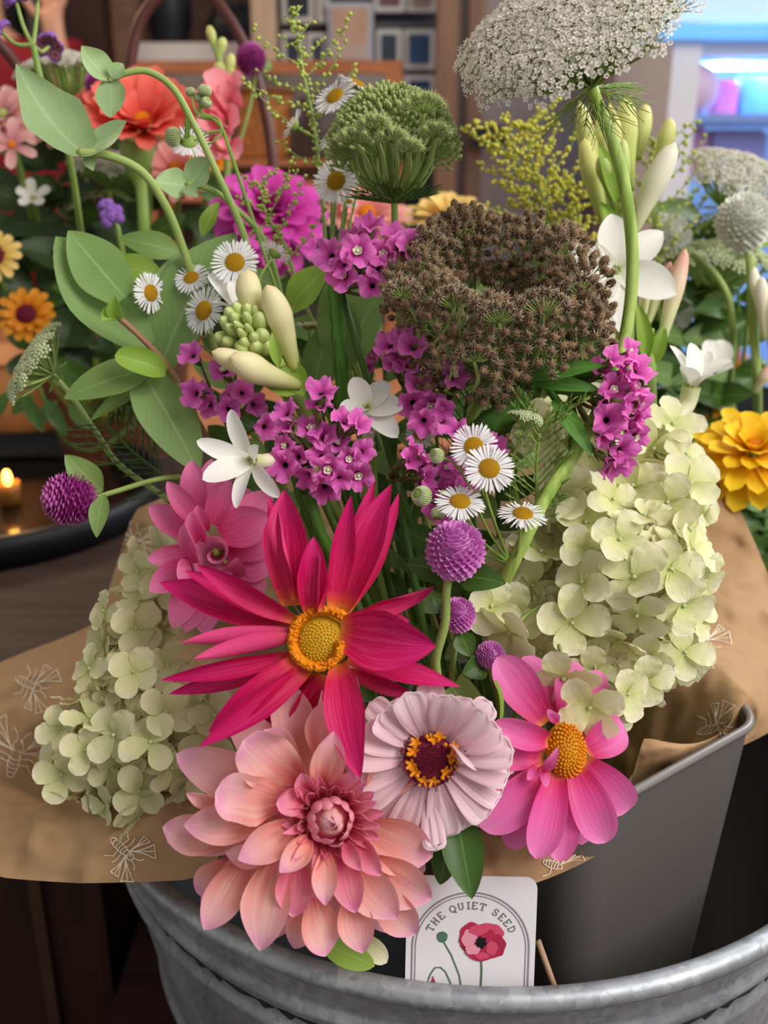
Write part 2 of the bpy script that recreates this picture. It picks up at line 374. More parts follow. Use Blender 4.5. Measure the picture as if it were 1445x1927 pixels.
# ---- daisies (unit: radius 1, facing +z)
def daisy_meshes(seed, n=64, fold=.0):
    rd = random.Random(seed); mb = MB()
    for i in range(n):
        f = 2*pi*i/n+rd.uniform(-.04, .04); e = rd.uniform(-.22, .12)-fold+(.1 if i % 2 else 0)
        rad = V((cos(f), sin(f), 0)); a = rad*.38+V((0, 0, -.03)); l = rd.uniform(.54, .68)
        mb.petal(a, a+(rad*cos(e)+V((0, 0, sin(e))))*l, V((0, 0, cos(e)))-rad*sin(e), .085*rd.uniform(.8, 1.15), .5, .7, 2.5, 2, rd.uniform(-.05, .08), cup=.3, nu=4, nv=2, seed=i)
    db = MB(); dome(db, Matrix.Translation((0, 0, -.05)), .41, .2)
    for i in range(150):
        r = .40*sqrt((i+.5)/150); f = i*2.39996; z = .2*sqrt(max(0, 1-(r/.41)**2))-.05
        db.ball((r*cos(f), r*sin(f), z), .024, (0, 0, 1), 1.5, 5, 3)
    cb = MB(); cb.lathe([(.02, -.3), (.2, -.26), (.36, -.14), (.40, -.05)], n=16)
    return mb.mesh('daisy_rays', M['ray']), db.mesh('daisy_disc', M['yellow']), cb.mesh('daisy_cup', M['stem'])
DAISY = [daisy_meshes(3), daisy_meshes(4, 58, .12), daisy_meshes(5, 60, -.25)]
BUD = None
def daisy_bud_mesh():
    mb = MB(); mb.ball((0, 0, 0), 1, (0, 0, 1), .9, 14, 8, 0)
    for i in range(26):
        f = 2*pi*i/26; pts = [V((cos(f+t*.5)*1.03*sin(.55+t*1.9), sin(f+t*.5)*1.03*sin(.55+t*1.9), .95*cos(.55+t*1.9))) for t in (0, .25, .5, .75, 1)]
        mb.tube(pts, .09, .05, 4, 1)
    return mb.mesh('daisy_bud', [M['stem'], M['umbel_green']])
BUDM = daisy_bud_mesh()
def daisy_spray(label, base, heads, buds, joint, cat='daisy', group=None, r=.0009, stem_mat='stem'):
    t = thing('daisy_spray', base, label, cat, group); J = P(*joint)
    stem(t, [J, J.lerp(base, .5)+jit(.01), base], r*1.3, r*1.6, stem_mat)
    for i, h in enumerate(heads):
        (x, y, d), rr, A = h[:3]; c = P(x, y, d); a = ax(*A); v = h[3] if len(h) > 3 else 0
        jj = P(*h[4]) if len(h) > 4 else J
        s = stem(t, [c-a*.004, c-a*.02, c.lerp(jj, .6)-a*.012, jj], r*.8, r, stem_mat, 'flower_stalk')
        sc = rr/F*d
        inst('petal_ring', DAISY[v][0], t, frame(c, a, i*1.3, sc)); inst('disc', DAISY[v][1], t, frame(c, a, i*1.3, sc)); inst('green_cup', DAISY[v][2], t, frame(c, a, 0, sc))
    for (x, y, d), rr, A in buds:
        c = P(x, y, d); a = ax(*A); stem(t, [c, c-a*.012, c.lerp(J, .7), J], r*.6, r*.8, stem_mat, 'bud_stalk')
        inst('bud', BUDM, t, frame(c, a, 0, rr/F*d))
    return t
# ---- statice
def statice_meshes(seed):
    rd = random.Random(seed); mb = MB(); n = 40; rows = []
    for i in range(6):
        t = i/5; r = .17+.83*t**1.25; z = .85*t-.30*t**3
        rows.append([V((r*(1+.10*sin(5*a+seed)*t)*cos(a), r*(1+.12*sin(5*a+seed)*t)*sin(a), z+.22*t*t*sin(5*a+1.5+seed)+.12*t**3*sin(13*a+seed)+t**3*rd.uniform(-.09, .09)))
                     for a in [2*pi*j/n for j in range(n)]])
    mb.grid(rows, [(j/n*3, i/5) for i in range(6) for j in range(n)], 0, True)
    mb.lathe([(.05, -1.3), (.2, -1.05), (.24, -.4), (.2, .05)], n=7, m=1)
    for i in range(5):
        a = i*1.256+rd.random(); mb.tube([V((cos(a)*.2, sin(a)*.2, -.9)), V((cos(a)*.42, sin(a)*.42, -.25))], .07, .01, 4, 1)
    return mb.mesh('statice_floret', [M['statice'], M['calyx']])
STAT = [statice_meshes(s) for s in (1, 2, 3, 4, 5)]
def _cor():
    mb = MB()
    for i in range(5):
        a = i*1.2566; rad = V((cos(a), sin(a), 0)); mb.petal(rad*.04+V((0, 0, .15)), rad*.3+V((0, 0, .5)), V((0, 0, 1)), .3, .5, .6, cup=.4, nu=4, nv=4)
    mb.ball((0, 0, .4), .12); return mb.mesh('statice_corolla', M['budwhite'])
CORO = _cor()
def statice(label, pts, d, rpx, joint, base, facing=(0, .25, 1), group='magenta statice sprigs', stemw=.0035, seed=1):
    rd = random.Random(seed); t = thing('statice_sprig', base, label, 'statice', group); J = P(*joint)
    stem(t, [J, J.lerp(base, .5)+jit(.01, rd), base], .0022, .0025, 'stem_dark')
    cx = sum(p[0] for p in pts)/len(pts); cy = sum(p[1] for p in pts)/len(pts)
    for i, p in enumerate(pts):
        dd = d+rd.uniform(-.008, .008); c = P(p[0], p[1], dd); s = rpx/F*d*rd.uniform(.9, 1.25)
        a = (ax(*facing)*1.0+ax((p[0]-cx)/70, -(p[1]-cy)/70, 0.01)*.55*min(1, (abs(p[0]-cx)+abs(p[1]-cy))/60)+jit(.35, rd)).normalized()
        f = inst('floret', STAT[i % 5], t, frame(c, a, rd.random()*6, s))
        if i % 3 == 1: o = bpy.data.objects.new('corolla', CORO); COL.objects.link(o); o.parent = f
        mb = MB(); e = c-a*s*1.2; mb.tube(cr([e, e.lerp(J, .5)+jit(.004, rd)-a*.004, J], 5), .0009, .0013, 5); mb.build('branchlet', M['calyx'], t)
    return t
def winged(t, pts, wpx, mat='wing', seed=0):
    """flat winged statice stalk through the given photo points"""
    W3 = [P(*p) for p in pts]; c = cr(W3, 8); mb = MB(); rows = []
    for i, p in enumerate(c):
        T = (c[min(i+1, len(c)-1)]-c[max(0, i-1)]).normalized(); N = (CAM-p).normalized(); S = T.cross(N).normalized(); N = S.cross(T)
        w = wpx/F*W3[0].length*.0+wpx/F*(p-CAM).length/2*(1+.12*sin(i*1.7+seed))
        rows.append([p-S*w-N*w*.25, p-S*w*.55+N*w*.05, p-S*.25*w+N*w*.35, p+S*.25*w+N*w*.35, p+S*w*.55+N*w*.05, p+S*w-N*w*.25, p+S*.3*w-N*w*.5, p-S*.3*w-N*w*.5])
    mb.grid(rows, [(j/7, i/len(c)) for i in range(len(c)) for j in range(8)], 0, True); return mb.build('winged_stalk', M[mat], t)
# ---- gomphrena
def gomph_mesh(mat, seed, n=260):
    rd = random.Random(seed); mb = MB(); mb.ball((0, 0, 0), .8, n=12, k=8)
    for i in range(n):
        v = fib(n, i); v.z = max(v.z, -.85); v.normalize(); tip = (v+V((0, 0, .35 if v.z < .6 else .1))).normalized()
        a = v*.62; b = v*.84+tip*rd.uniform(.14, .25); up = v.cross(V((0, 0, 1))).cross(b-a)
        mb.petal(a, b, up if up.length > .01 else V((1, 0, 0)), .36*rd.uniform(.8, 1.1), .7, .5, 1.8, 1.5, .0, cup=.8, nu=4, nv=4, ruf=.25, seed=i)
    return mb.mesh('gomphrena_bracts', mat)
GOM = {k: gomph_mesh(M[k], 3) for k in ('gomph', 'gomph_deep', 'gomph_white')}
def gomphrena(label, c, rpx, A, base, mat='gomph', leaves=(), joint=None, name='gomphrena', stm='stem_pale', r=.0015, cat='globe amaranth', group='globe amaranth balls'):
    t = thing(name, base, label, cat, group); C = P(*c); a = ax(*A); s = rpx/F*c[2]
    inst('flower_ball', GOM[mat], t, frame(C, a, RND.random()*6, s))
    pts = [C-a*s*.7] + ([P(*j) for j in joint] if joint else [C-a*.05]) + [base]
    stem(t, pts, r, r*1.2, stm)
    for l in leaves: leaf(t, *l[:3], **(l[3] if len(l) > 3 else {}))
    return t
# ---- hydrangea
def floret_mesh(seed, mat):
    rd = random.Random(seed); mb = MB()
    for i in range(4):
        f = i*pi/2+rd.uniform(-.18, .18); e = rd.uniform(-.15, .5); rad = V((cos(f), sin(f), 0)); z = .03*(i % 2)
        a = rad*.04+V((0, 0, z)); b = a+(rad*cos(e)+V((0, 0, sin(e))))*rd.uniform(.85, 1.05)
        mb.petal(a, b, V((0, 0, cos(e)))-rad*sin(e), rd.uniform(.78, .98), .25, .58, 2.2, 2, rd.uniform(-.08, .1), cup=rd.uniform(.1, .6), nu=10, nv=9, ruf=.10, seed=i+seed)
    mb.ball((0, 0, .06), .07, n=6, k=4, m=1); mb.tube(cr([V((0, 0, 0)), V((.1, .05, -.6)), V((0, 0, -1.5))], 4), .045, .05, 5, 2)
    return mb.mesh('hydrangea_floret', [mat, M['umbel_green'], M['stem_pale']])
def hydrangea(label, balls, d, fr, mat, base, n_max=98, seed=1, joint=None, extra=()):
    rd = random.Random(seed); FL = [floret_mesh(seed*10+i, M[mat]) for i in range(6)]
    t = thing('hydrangea', base, label, 'hydrangea', 'cream green hydrangea heads')
    S = [(P(x, y, d+(dz+.0)), r/F*d) for x, y, r, dz in balls]; cand = []
    tocam = lambda p: (CAM-p).normalized()
    for ci, (c, r) in enumerate(S):
        for i in range(int(max(16, 75*(r/.03)**2))):
            v = (fib(int(max(16, 75*(r/.03)**2)), i)+jit(.12, rd)).normalized(); p = c+v*r*.93
            if any(k != ci and (p-c2).length < r2*.9 for k, (c2, r2) in enumerate(S)): continue
            cand.append((p, v))
    # spread: keep points apart
    rd.shuffle(cand); front = []; rest = []; sep = fr/F*d*.60
    cand.sort(key=lambda pv: -pv[1].dot(tocam(pv[0])))
    for p, v in cand:
        if all((p-q).length > sep for q, _ in front): front.append((p, v))
        else: rest.append((p, v))
    front = [(P(*e[0]), ax(*e[1])) for e in extra]+front
    for p, v in front[:n_max]:
        A = (v+tocam(p)*.2+jit(.55, rd)).normalized()
        inst('floret', rd.choice(FL), t, frame(p, A, rd.random()*6, fr/F*d*.60*rd.uniform(.8, 1.12)))
    mb = MB(); ref = [m for m in FL]
    for p, v in (front[n_max:]+rest)[:130]:
        M4 = frame(p-v*.012, (v+jit(.3, rd)).normalized(), rd.random()*6, fr/F*d*.5); me = rd.choice(ref)
        o = len(mb.v); mb.v += [M4 @ x.co for x in me.vertices]; uu = [(0, 0)]*len(me.vertices)
        for l in me.loops: uu[l.vertex_index] = tuple(me.uv_layers[0].data[l.index].uv)
        mb.u += uu; mb.f += [tuple(i+o for i in q.vertices) for q in me.polygons]; mb.m += [q.material_index for q in me.polygons]
    o = mb.build('inner_floret', [M[mat], M['umbel_green'], M['stem_pale']], t); o['kind'] = 'stuff'
    J = P(*joint) if joint else S[len(S)//2][0]
    stem(t, [J, J.lerp(base, .5), base], .0025, .003, 'stem_pale')
    for c, r in S: stem(t, [c, c.lerp(J, .5)+jit(.004, rd), J], .0012, .0016, 'stem_pale', 'branch')
    return t
# ---- umbels (wild carrot)
def white_umbellet(seed, n=36):
    rd = random.Random(seed); mb = MB()
    for i in range(n):
        r = sqrt((i+.5)/n); f = i*2.39996; p = V((r*cos(f), r*sin(f), .30*(1-r*r)+rd.uniform(-.05, .05)))
        A = (V((p.x*.6, p.y*.6, 1))+jit(.35, rd)).normalized(); X = A.orthogonal().normalized(); Y = A.cross(X)
        mb.tube([V((0, 0, -.75)), V((p.x*.5, p.y*.5, -.3)), p], .018, .014, 3, 1, False)
        s = rd.uniform(.10, .16)*(1.3 if r > .8 else 1)
        for k in range(5):
            g = k*1.2566+rd.uniform(-.2, .2); dr = X*cos(g)+Y*sin(g); sd = A.cross(dr); u = A*rd.uniform(-.1, .5)
            mb.add([p+dr*.03, p+(dr+u)*s*.6+sd*s*.42, p+(dr+u)*s, p+(dr+u)*s*.6-sd*s*.42], [(0, 1, 2, 3)])
        for k in range(3):
            g = rd.random()*6.28; dr = (X*cos(g)+Y*sin(g))*.6+A; mb.tube([p, p+dr*s*.8], .012, .012, 3, 0, False)
    return mb.mesh('umbellet_white', [M['umbel'], M['stem_pale']])
def bead_umbellet(seed, n=22):
    rd = random.Random(seed); mb = MB()
    for i in range(n):
        r = sqrt((i+.5)/n); f = i*2.39996; p = V((r*cos(f), r*sin(f), .3*(1-r*r)))
        mb.tube([V((0, 0, -.75)), V((p.x*.5, p.y*.5, -.3)), p], .03, .02, 3, 1, False); mb.ball(p, .17, n=6, k=4)
        for k in range(5): mb.ball(p+V((cos(k*1.25)*.12, sin(k*1.25)*.12, .07)), .075, n=4, k=3)
    return mb.mesh('umbellet_beads', [M['umbel_green'], M['stem_pale']])
def seed_umbellet(seed, ms, n=13, st=1.5, spn=40, sp=.17, br=.15):
    rd = random.Random(seed); mb = MB()
    for i in range(n):
        r = sqrt((i+.5)/n); f = i*2.39996; p = V((r*cos(f)*.9, r*sin(f)*.9, .35*(1-r*r)+rd.uniform(-.1, .1)))
        A = (V((p.x*.8, p.y*.8, 1))+jit(.25, rd)).normalized()
        mb.tube([V((0, 0, -.9)), V((p.x*.55, p.y*.55, -.45)), p-A*br], .022, .018, 4, 2, False); mb.ball(p, br*rd.uniform(.85, 1.15), A, st, 7, 5)
        for k in range(spn):
            v = (fib(spn, k)+jit(.3, rd)).normalized(); b = p+V((v.x, v.y, v.z))*br*.9+A*v.dot(A)*br*(st-1); X = v.orthogonal().normalized()*.011
            Y = v.cross(X.normalized())*.011
            mb.add([b+X, b-X*.5+Y, b-X*.5-Y, b+v*sp*rd.uniform(.7, 1.2)], [(0, 1, 3), (1, 2, 3), (2, 0, 3)], None, 1)
    for k in range(7):
        f = k*.9; mb.tube(cr([V((0, 0, -.9)), V((cos(f)*.5, sin(f)*.5, -.75)), V((cos(f)*.85, sin(f)*.85, -.25))], 3), .02, .006, 3, 2, False)
    return mb.mesh('umbellet_seeds', ms)
UW = [white_umbellet(s) for s in (1, 2, 3, 4)]
UB = [bead_umbellet(s) for s in (1, 2)]
US = [seed_umbellet(s, [M['seed'], M['spine'], M['stem_pale']]) for s in (1, 2, 3, 4)]
UG = [seed_umbellet(s, [M['seed_g'], M['spine_g'], M['stem_pale']], 20, 1.6, 10, .09, .105) for s in (5, 6, 7)]
def umbel(label, hub, axis, pts, meshes, us, path, base, ray_mat='stem_pale', ray_r=.0007, bracts=10, bl=.02, bend=.5, name='wild_carrot', cat='umbel flower', group='wild carrot umbels', stem_mat='stem_line', sr=.0028, seed=2, bract_dir=-.3, bract_mat='stem'):
    """pts: (azimuth, radius, height, umbellet-tilt outward) in metres about the hub"""
    rd = random.Random(seed); t = thing(name, base, label, cat, group); A = axis.normalized(); Hh = frame(hub, A)
    stem(t, [hub]+[P(*q) for q in path]+[base], sr, sr*1.1, stem_mat, n=10)
    for i, (f, r, h, tilt) in enumerate(pts):
        rad = V((cos(f), sin(f), 0)); c = rad*r+V((0, 0, h)); ua = (rad*tilt+V((0, 0, 1))).normalized() if tilt < 90 else -rad
        s = us*rd.uniform(.85, 1.15); w = Hh @ c; wa = (Hh.to_3x3() @ ua+jit(.12, rd)).normalized()
        u = inst('umbellet', meshes[i % len(meshes)], t, frame(w, wa, rd.random()*6, s))
        e = w-wa*s*.9; m1 = Hh @ (rad*r*bend*1.05+V((0, 0, h*.45)))
        mb = MB(); mb.tube(cr([hub, m1, e], 5), ray_r*1.2, ray_r, 5); mb.build('ray_stalk', M[ray_mat], t)
    for k in range(bracts):
        f = 2*pi*k/bracts+rd.uniform(-.2, .2); rad = V((cos(f), sin(f), 0)); L = bl*rd.uniform(.8, 1.3); mb = MB()
        q = [Hh @ x for x in (V((0, 0, 0)), rad*L*.5+V((0, 0, L*bract_dir*.5)), rad*L+V((0, 0, L*bract_dir)))]
        c = cr(q, 6); mb.tube(c, .0006, .0003, 4)
        for j in (3, 5, 7, 8):
            for sg in (-1, 1):
                T = (c[j]-c[j-1]).normalized(); S = T.cross(A).normalized()*sg; mb.tube(cr([c[j], c[j]+(T+S*.8)*L*.16, c[j]+(T*1.5+S)*L*.26], 3), .0004, .0002, 4)
        mb.build('bract', M[bract_mat], t)
    return t
def disc_pts(n, R_, Hd, hub_h, tilt=.7, squash=1.):
    out = []
    for i in range(n):
        r = sqrt((i+.5)/n); out.append((i*2.39996, r*R_, hub_h+Hd*(1-r*r), tilt*r))
    return out
# ---- tuberose
def tube_bud(mb, a, b, r, m=0, bend=None, tip=.6, n=10):
    a = V(a); b = V(b); mid = a.lerp(b, .5)+(bend or V((0, 0, 0)))
    mb.tube(cr([a, mid, b], 8), lambda t: r*(.42+.58*min(1, t*1.7)**1.2)*(1 if t < tip else max(.03, sqrt(max(0, 1-((t-tip)/(1-tip))**2)))), n=n, m=m)
def tuberose_flower(parent, c, A, petals, tube_to, wpx, mat='white', name='petal', d=None, tr=.0042, throat=True):
    C = P(*c)
    for i, s in enumerate(petals):
        x, y, dd = s[:3]; k = dict(b0=.5, tm=.5, p=2., q=1.7, arch=.08, cup=.55, nu=11, nv=8, seed=i); w = wpx
        if len(s) > 3: k.update(s[3])
        w = k.pop('w', wpx); mb = MB(); T = P(x, y, dd); st = C+(T-C)*.06
        mb.petal(st, T, ax(*A), w/F*c[2], **k); mb.build(name, M[mat], parent)
    if tube_to:
        B = P(*tube_to); mb = MB(); mb.tube(cr([C+ax(*A)*.001, C-ax(*A)*.01, C.lerp(B, .6)-ax(*A)*.004, B], 6), tr, tr*.75, 10, cap=False); mb.build('flower_tube', M['budwhite'], parent)
    if throat:
        mb = MB()
        for k in range(6): v = ax(*A).orthogonal(); v.rotate(Matrix.Rotation(k*1.047, 3, ax(*A))); mb.ball(C+v.normalized()*.0022+ax(*A)*.001, .0011, ax(*A), 1.5)
        mb.build('throat', M['budgreen'], parent)
# ---- bead sprays
def bead_spray(label, path, branches, base, bead='bead', br=.0016, sm='stem_pale', cat='bead spray', name='bead_spray', group=None, seed=4, sr=.0011, top=.012, up=.6, leaves=0):
    """path: photo points top to bottom; branches: (t along the path, side, length m, beads)"""
    rd = random.Random(seed); t = thing(name, base, label, cat, group); pts = cr([P(*p) for p in path], 10)
    mb = MB(); mb.tube(pts+[pts[-1].lerp(base, .5), base], sr*.5, sr*1.2, 6); mb.build('stem', M[sm], t)
    for (u, side, L, nb) in branches:
        i = min(len(pts)-2, int(u*(len(pts)-1))); p = pts[i]; T = (pts[max(0, i-1)]-pts[i+1]).normalized(); S = T.cross(ax(0, 0, 1)).normalized()*side
        fw = ax(0, 0, 1)*rd.uniform(-.6, .6); e = p+(T*up+S+fw)*L*.8+V((0, 0, .15*L)); c = cr([p, p.lerp(e, .5)-V((0, 0, .06*L)), e], max(4, nb//2)); mb = MB(); mb.tube(c, sr*.45, sr*.3, 4)
        for b in range(nb):
            k = 1+int((b+.5)/nb*(len(c)-1)); v = jit(1, rd).normalized(); q = c[min(k, len(c)-1)]+v*br*1.9
            mb.tube([c[min(k, len(c)-1)], q], .0003, .0003, 3, 0, False); mb.ball(q, br*rd.uniform(.7, 1.2), v, 1.2, 6, 4, 1)
        mb.build('branchlet', [M[sm], M[bead]], t)
    mb = MB(); n = int(len(pts)*1.6)
    for b in range(n):
        k = int(b/n*(len(pts)-1)*.9); v = jit(1, rd).normalized(); q = pts[k]+v*br*2.1; mb.tube([pts[k], q], .0003, .0003, 3, 1, False); mb.ball(q, br*rd.uniform(.7, 1.2), v, 1.2, 6, 4)
    o = mb.build('bead_cluster', [M[bead], M[sm]], t)
    return t
def thread_foliage(t, pts, n, L, mat='stem_dark', seed=1, r=.0005):
    rd = random.Random(seed); c = cr([P(*p) for p in pts], 12)
    for k in range(n):
        i = int(k/n*(len(c)-2)); p = c[i]; T = (c[i]-c[i+1]).normalized(); S = (T.cross(ax(0, 0, 1)).normalized()*(1 if k % 2 else -1)+ax(0, 0, 1)*rd.uniform(-.6, .8)).normalized(); l = L*rd.uniform(.6, 1.2)
        mb = MB(); e = p+(T*.7+S)*l; q = cr([p, p.lerp(e, .5)+T*.1*l, e+T*.15*l], 5); mb.tube(q, r, r*.5, 4)
        for j in (3, 5, 7, 8):
            for sg in (-1, 1):
                D = (T*.9+S*.6+T.cross(S)*sg*.8+ax(0, 0, 1)*rd.uniform(-.4, .4)).normalized(); mb.tube([q[min(j, len(q)-1)], q[min(j, len(q)-1)]+D*l*.32], r*.7, r*.35, 3)
        mb.build('thread_leaf', M[mat], t)
# ------------------------------------------------------------------ the setting
def PY(px, py, Y):
    r = R @ V(((px-722.5)/F, -(py-963.5)/F, -1)); return CAM + r*((Y-CAM.y)/r.y)
def pbox(mb, x0, y0, x1, y1, Y, th=.03, m=0):
    a = PY((x0+x1)/2, y0, Y); b = PY((x0+x1)/2, y1, Y); l = PY(x0, (y0+y1)/2, Y).x; r = PY(x1, (y0+y1)/2, Y).x
    mb.box((l, Y, b.z), (r, Y+th, a.z), m)
def bx(name, rect, Y, th, mat, parent=None, bevel=0):
    mb = MB(); pbox(mb, *rect, Y, th); return mb.build(name, mat, parent, False)
def bthing(name, rect, Y, th, mat, label, cat, group=None):
    mb = MB(); pbox(mb, *rect, Y, th); b = PY((rect[0]+rect[2])/2, rect[3], Y)
    return solo(mb, name, mat, b, label, cat, group, False)
wood = lambda n, a, b, **k: plain(n, a, k.pop('rough', .6), b, 6, stretch=k.pop('stretch', (1, 6, 6)), bump=.1, **k)
mb = MB(); mb.box((-3, -1, -.05), (4, 3.7, 0)); struct(mb, 'floor', wood('floor_boards', '#2b201a', '#3a2b22'))
mb = MB(); mb.box((-3, 3.5, 0), (4, 3.6, 3)); struct(mb, 'wall_back', plain('wall_paint', '#77665d', .8, '#6d5d55', 4))
m_dark = wood('dark_brown_wood', '#2c1710', '#3d2117', stretch=(8, 8, 1)); m_tan = wood('tan_wood', '#b2937a', '#c0a288', stretch=(8, 8, 1)); m_mid = wood('brown_wood', '#7b5a48', '#8a6753', stretch=(8, 8, 1))
m_black = plain('black_glaze', '#1c1e24', .45); m_white = plain('white_paint', '#cfc9c6', .6); m_navy = plain('navy_board', '#23252f', .7)
# posts and panels of the shop fitting
for i, (r, Y, th, mt) in enumerate([((140, -120, 216, 900), 2.75, .12, m_dark), ((483, -120, 523, 900), 2.6, .1, m_tan), ((820, -120, 858, 900), 2.6, .12, m_mid)]):
    mb = MB(); x0 = PY(r[0], 290, Y).x; x1 = PY(r[2], 290, Y).x; mb.box((x0, Y, 0), (x1, Y+th, 2.2)); struct(mb, 'trim_%d' % (i+1), mt)
d = bpy.data.objects.new('door_1', None); COL.objects.link(d); d['kind'] = 'structure'; d.location = (.5, 2.9, 0); ORG['door_1'] = V((.5, 2.9, 0))
mb = MB(); x0 = PY(905, 290, 2.92).x; x1 = PY(1120, 290, 2.92).x; mb.box((x0, 2.95, 0), (x1, 2.99, 2.0)); mb.build('door_panel', plain('door_paint', '#94857f', .7, '#8a7b76', 3), d, False)
mb = MB(); xf = PY(876, 290, 2.9).x; mb.box((xf, 2.9, 0), (x0, 3.0, 2.1)); mb.box((x1, 2.9, 0), (x1+.09, 3.0, 2.1)); mb.box((xf, 2.9, 2.0), (x1+.09, 3.0, 2.1)); mb.build('door_frame', m_mid, d, False)
bthing('notice_board', (890, 236, 952, 276), 2.86, .02, plain('slate_black', '#1a1718', .5), 'small black sign hanging on the pale door behind the seed head', 'sign')
# hutch with black vases
h = thing('shelf_unit', PY(350, 400, 3.0), 'dark wooden shelf unit with a pale shelf holding black vases', 'shelf')
bx('back_panel', (216, -150, 483, 460), 3.2, .03, wood('hutch_back', '#4a3328', '#5b4234'), h)
bx('shelf_board', (256, 80, 490, 116), 2.82, .3, m_white, h); bx('lower_shelf', (216, 250, 490, 275), 2.86, .25, m_mid, h)
bx('side_post', (216, -150, 262, 460), 2.84, .1, wood('post_brown', '#8d6a52', '#785643'), h)
for i, (cx, yb, yt, rr, lab) in enumerate([(322, 82, -60, 36, 'tall black ribbed vase under the arch of the basket handle'), (437, 82, 24, 40, 'squat black ribbed vase right of the basket handle')]):
    Y = 2.95; b = PY(cx, yb, Y); top = PY(cx, yt, Y).z; r = rr/F*(Y/cos(PITCH)); z0 = PY(350, 80, 2.82).z; prof = []
    for k in range(29): t = k/28; prof.append((r*(.75+.25*sin(t*pi))*(1+.03*(k % 2)), z0+(top-z0)*t))
    prof += [(r*.6, top), (r*.55, top-.02)]; mb = MB(); mb.lathe([(.001, z0)]+prof, (b.x, Y, 0), 32); v = thing('vase', (b.x, Y, z0), lab, 'vase', 'black vases on the shelf'); mb.build('body', m_black, v)
    mb = MB(); mb.lathe([(r*.6, top), (r*.72, top+.012), (r*.6, top+.02), (r*.5, top)], (b.x, Y, 0), 32); mb.build('lip', m_black, v)
# card rack
k_ = thing('card_rack', PY(670, 400, 2.8), 'dark display rack holding rows of framed cards', 'display rack')
bx('back_board', (523, -150, 822, 430), 2.85, .03, m_navy, k_)
for y in (50, 140, 230): bx('ledge', (523, y-8, 822, y), 2.78, .07, plain('ledge_grey', '#5b5656', .6), k_)
cards = [(704, -40, 762, 22, '#8a5560', 'top row, left'), (766, -40, 823, 22, '#b59a8e', 'a'), (708, 55, 756, 128, '#3c4a58', 'b'), (760, 55, 818, 130, '#3b5f8e', 'c'), (760, 142, 818, 215, '#40588a', 'd'),
         (530, -40, 590, 42, '#2e3240', 'e'), (530, 60, 572, 128, '#394150', 'f'), (578, 62, 616, 128, '#4a4e5e', 'g'), (704, 145, 752, 215, '#566070', 'h'), (596, -40, 618, 42, '#9a9aa2', 'i')]
labs = ['framed card with a reddish picture in the top row of the rack', 'framed card with a tan picture at the top right of the rack', 'white-framed card with a dark slate picture on the middle ledge',
        'white-framed card with a blue picture beside the brown post', 'white-framed card with a blue picture right above the green seed head', 'large dark card at the top left of the rack',
        'dark card on the middle ledge behind the yellow bead spray', 'narrow grey card on the middle ledge left of the pie print', 'grey framed card low in the rack behind the daisies', 'narrow pale card at the top left of the pie print']
for c, lab in zip(cards, labs):
    Y = 2.77; t = thing('framed_card', PY((c[0]+c[2])/2, c[3], Y), lab, 'card', 'framed cards on the rack')
    bx('frame', c[:4], Y, .012, m_white, t); bx('picture', (c[0]+9, c[1]+9, c[2]-9, c[3]-11), Y-.003, .004, plain('print_'+c[4][1:], c[4], .5, '#1f2430', 12), t)
t = thing('food_print', PY(658, 115, 2.72), 'large clear-framed print with a peach and white food picture', 'picture')
bx('frame', (618, 4, 702, 122), 2.74, .015, plain('clear_frame', '#b9bac4', .3), t)
bx('picture', (626, 14, 692, 112), 2.735, .004, plain('print_food', '#c6b3a8', .5, '#c98d68', 9), t)
# wooden crate behind the flowers
w_or = wood('orange_wood', '#a2623c', '#b5734a', stretch=(2, 8, 8)); t = thing('wooden_crate', PY(500, 330, 2.05), 'orange-brown open wooden crate standing behind the flowers', 'crate')
bx('top_rail', (250, 114, 757, 137), 2.05, .03, w_or, t)
for r_ in ((726, 137, 757), (250, 137, 280)):
    for Y in (2.05, 2.28): mb = MB(); mb.box((PY(r_[0], 250, 2.05).x, Y, .8), (PY(r_[2], 250, 2.05).x, Y+.03, PY(500, 137, 2.05).z)); mb.build('post', w_or, t, False)
bx('inner_shelf', (255, 300, 750, 312), 2.06, .24, w_or, t)
bx('back_panel', (262, 130, 745, 380), 2.3, .02, plain('crate_back', '#8b7f78', .7, '#5f5550', 7), t); bx('bottom_rail', (250, 340, 757, 380), 2.05, .03, w_or, t)
for i, (cx, yb, yt, rr, c1, c2, lab) in enumerate([(500, 300, 172, 48, '#b9783f', '#8a5228', 'orange-brown wicker basket inside the crate'), (640, 300, 190, 60, '#77706c', '#5c5654', 'grey stoneware crock inside the crate')]):
    Y = 2.17; b = PY(cx, yb, Y); top = PY(cx, yt, Y).z; r = rr/F*Y/cos(PITCH); mb = MB(); mb.lathe([(.001, b.z)]+[(r*(.8+.2*k/12)*(1+.025*(k % 2)), b.z+(top-b.z)*k/12) for k in range(13)]+[(r*.9, top), (r*.75, b.z+.02)], (b.x, Y, 0), 36)
    v = thing('basket' if i == 0 else 'crock', b, lab, 'basket' if i == 0 else 'pot'); mb.build('body', plain('weave%d' % i, c1, .7, c2, 60), v)
    mb = MB(); mb.tube([V((b.x+r*1.02*cos(a), Y+r*1.02*sin(a), top)) for a in [2*pi*k/24 for k in range(25)]], .006, .006, 6); mb.build('rim', plain('weave_rim%d' % i, c2, .7), v)
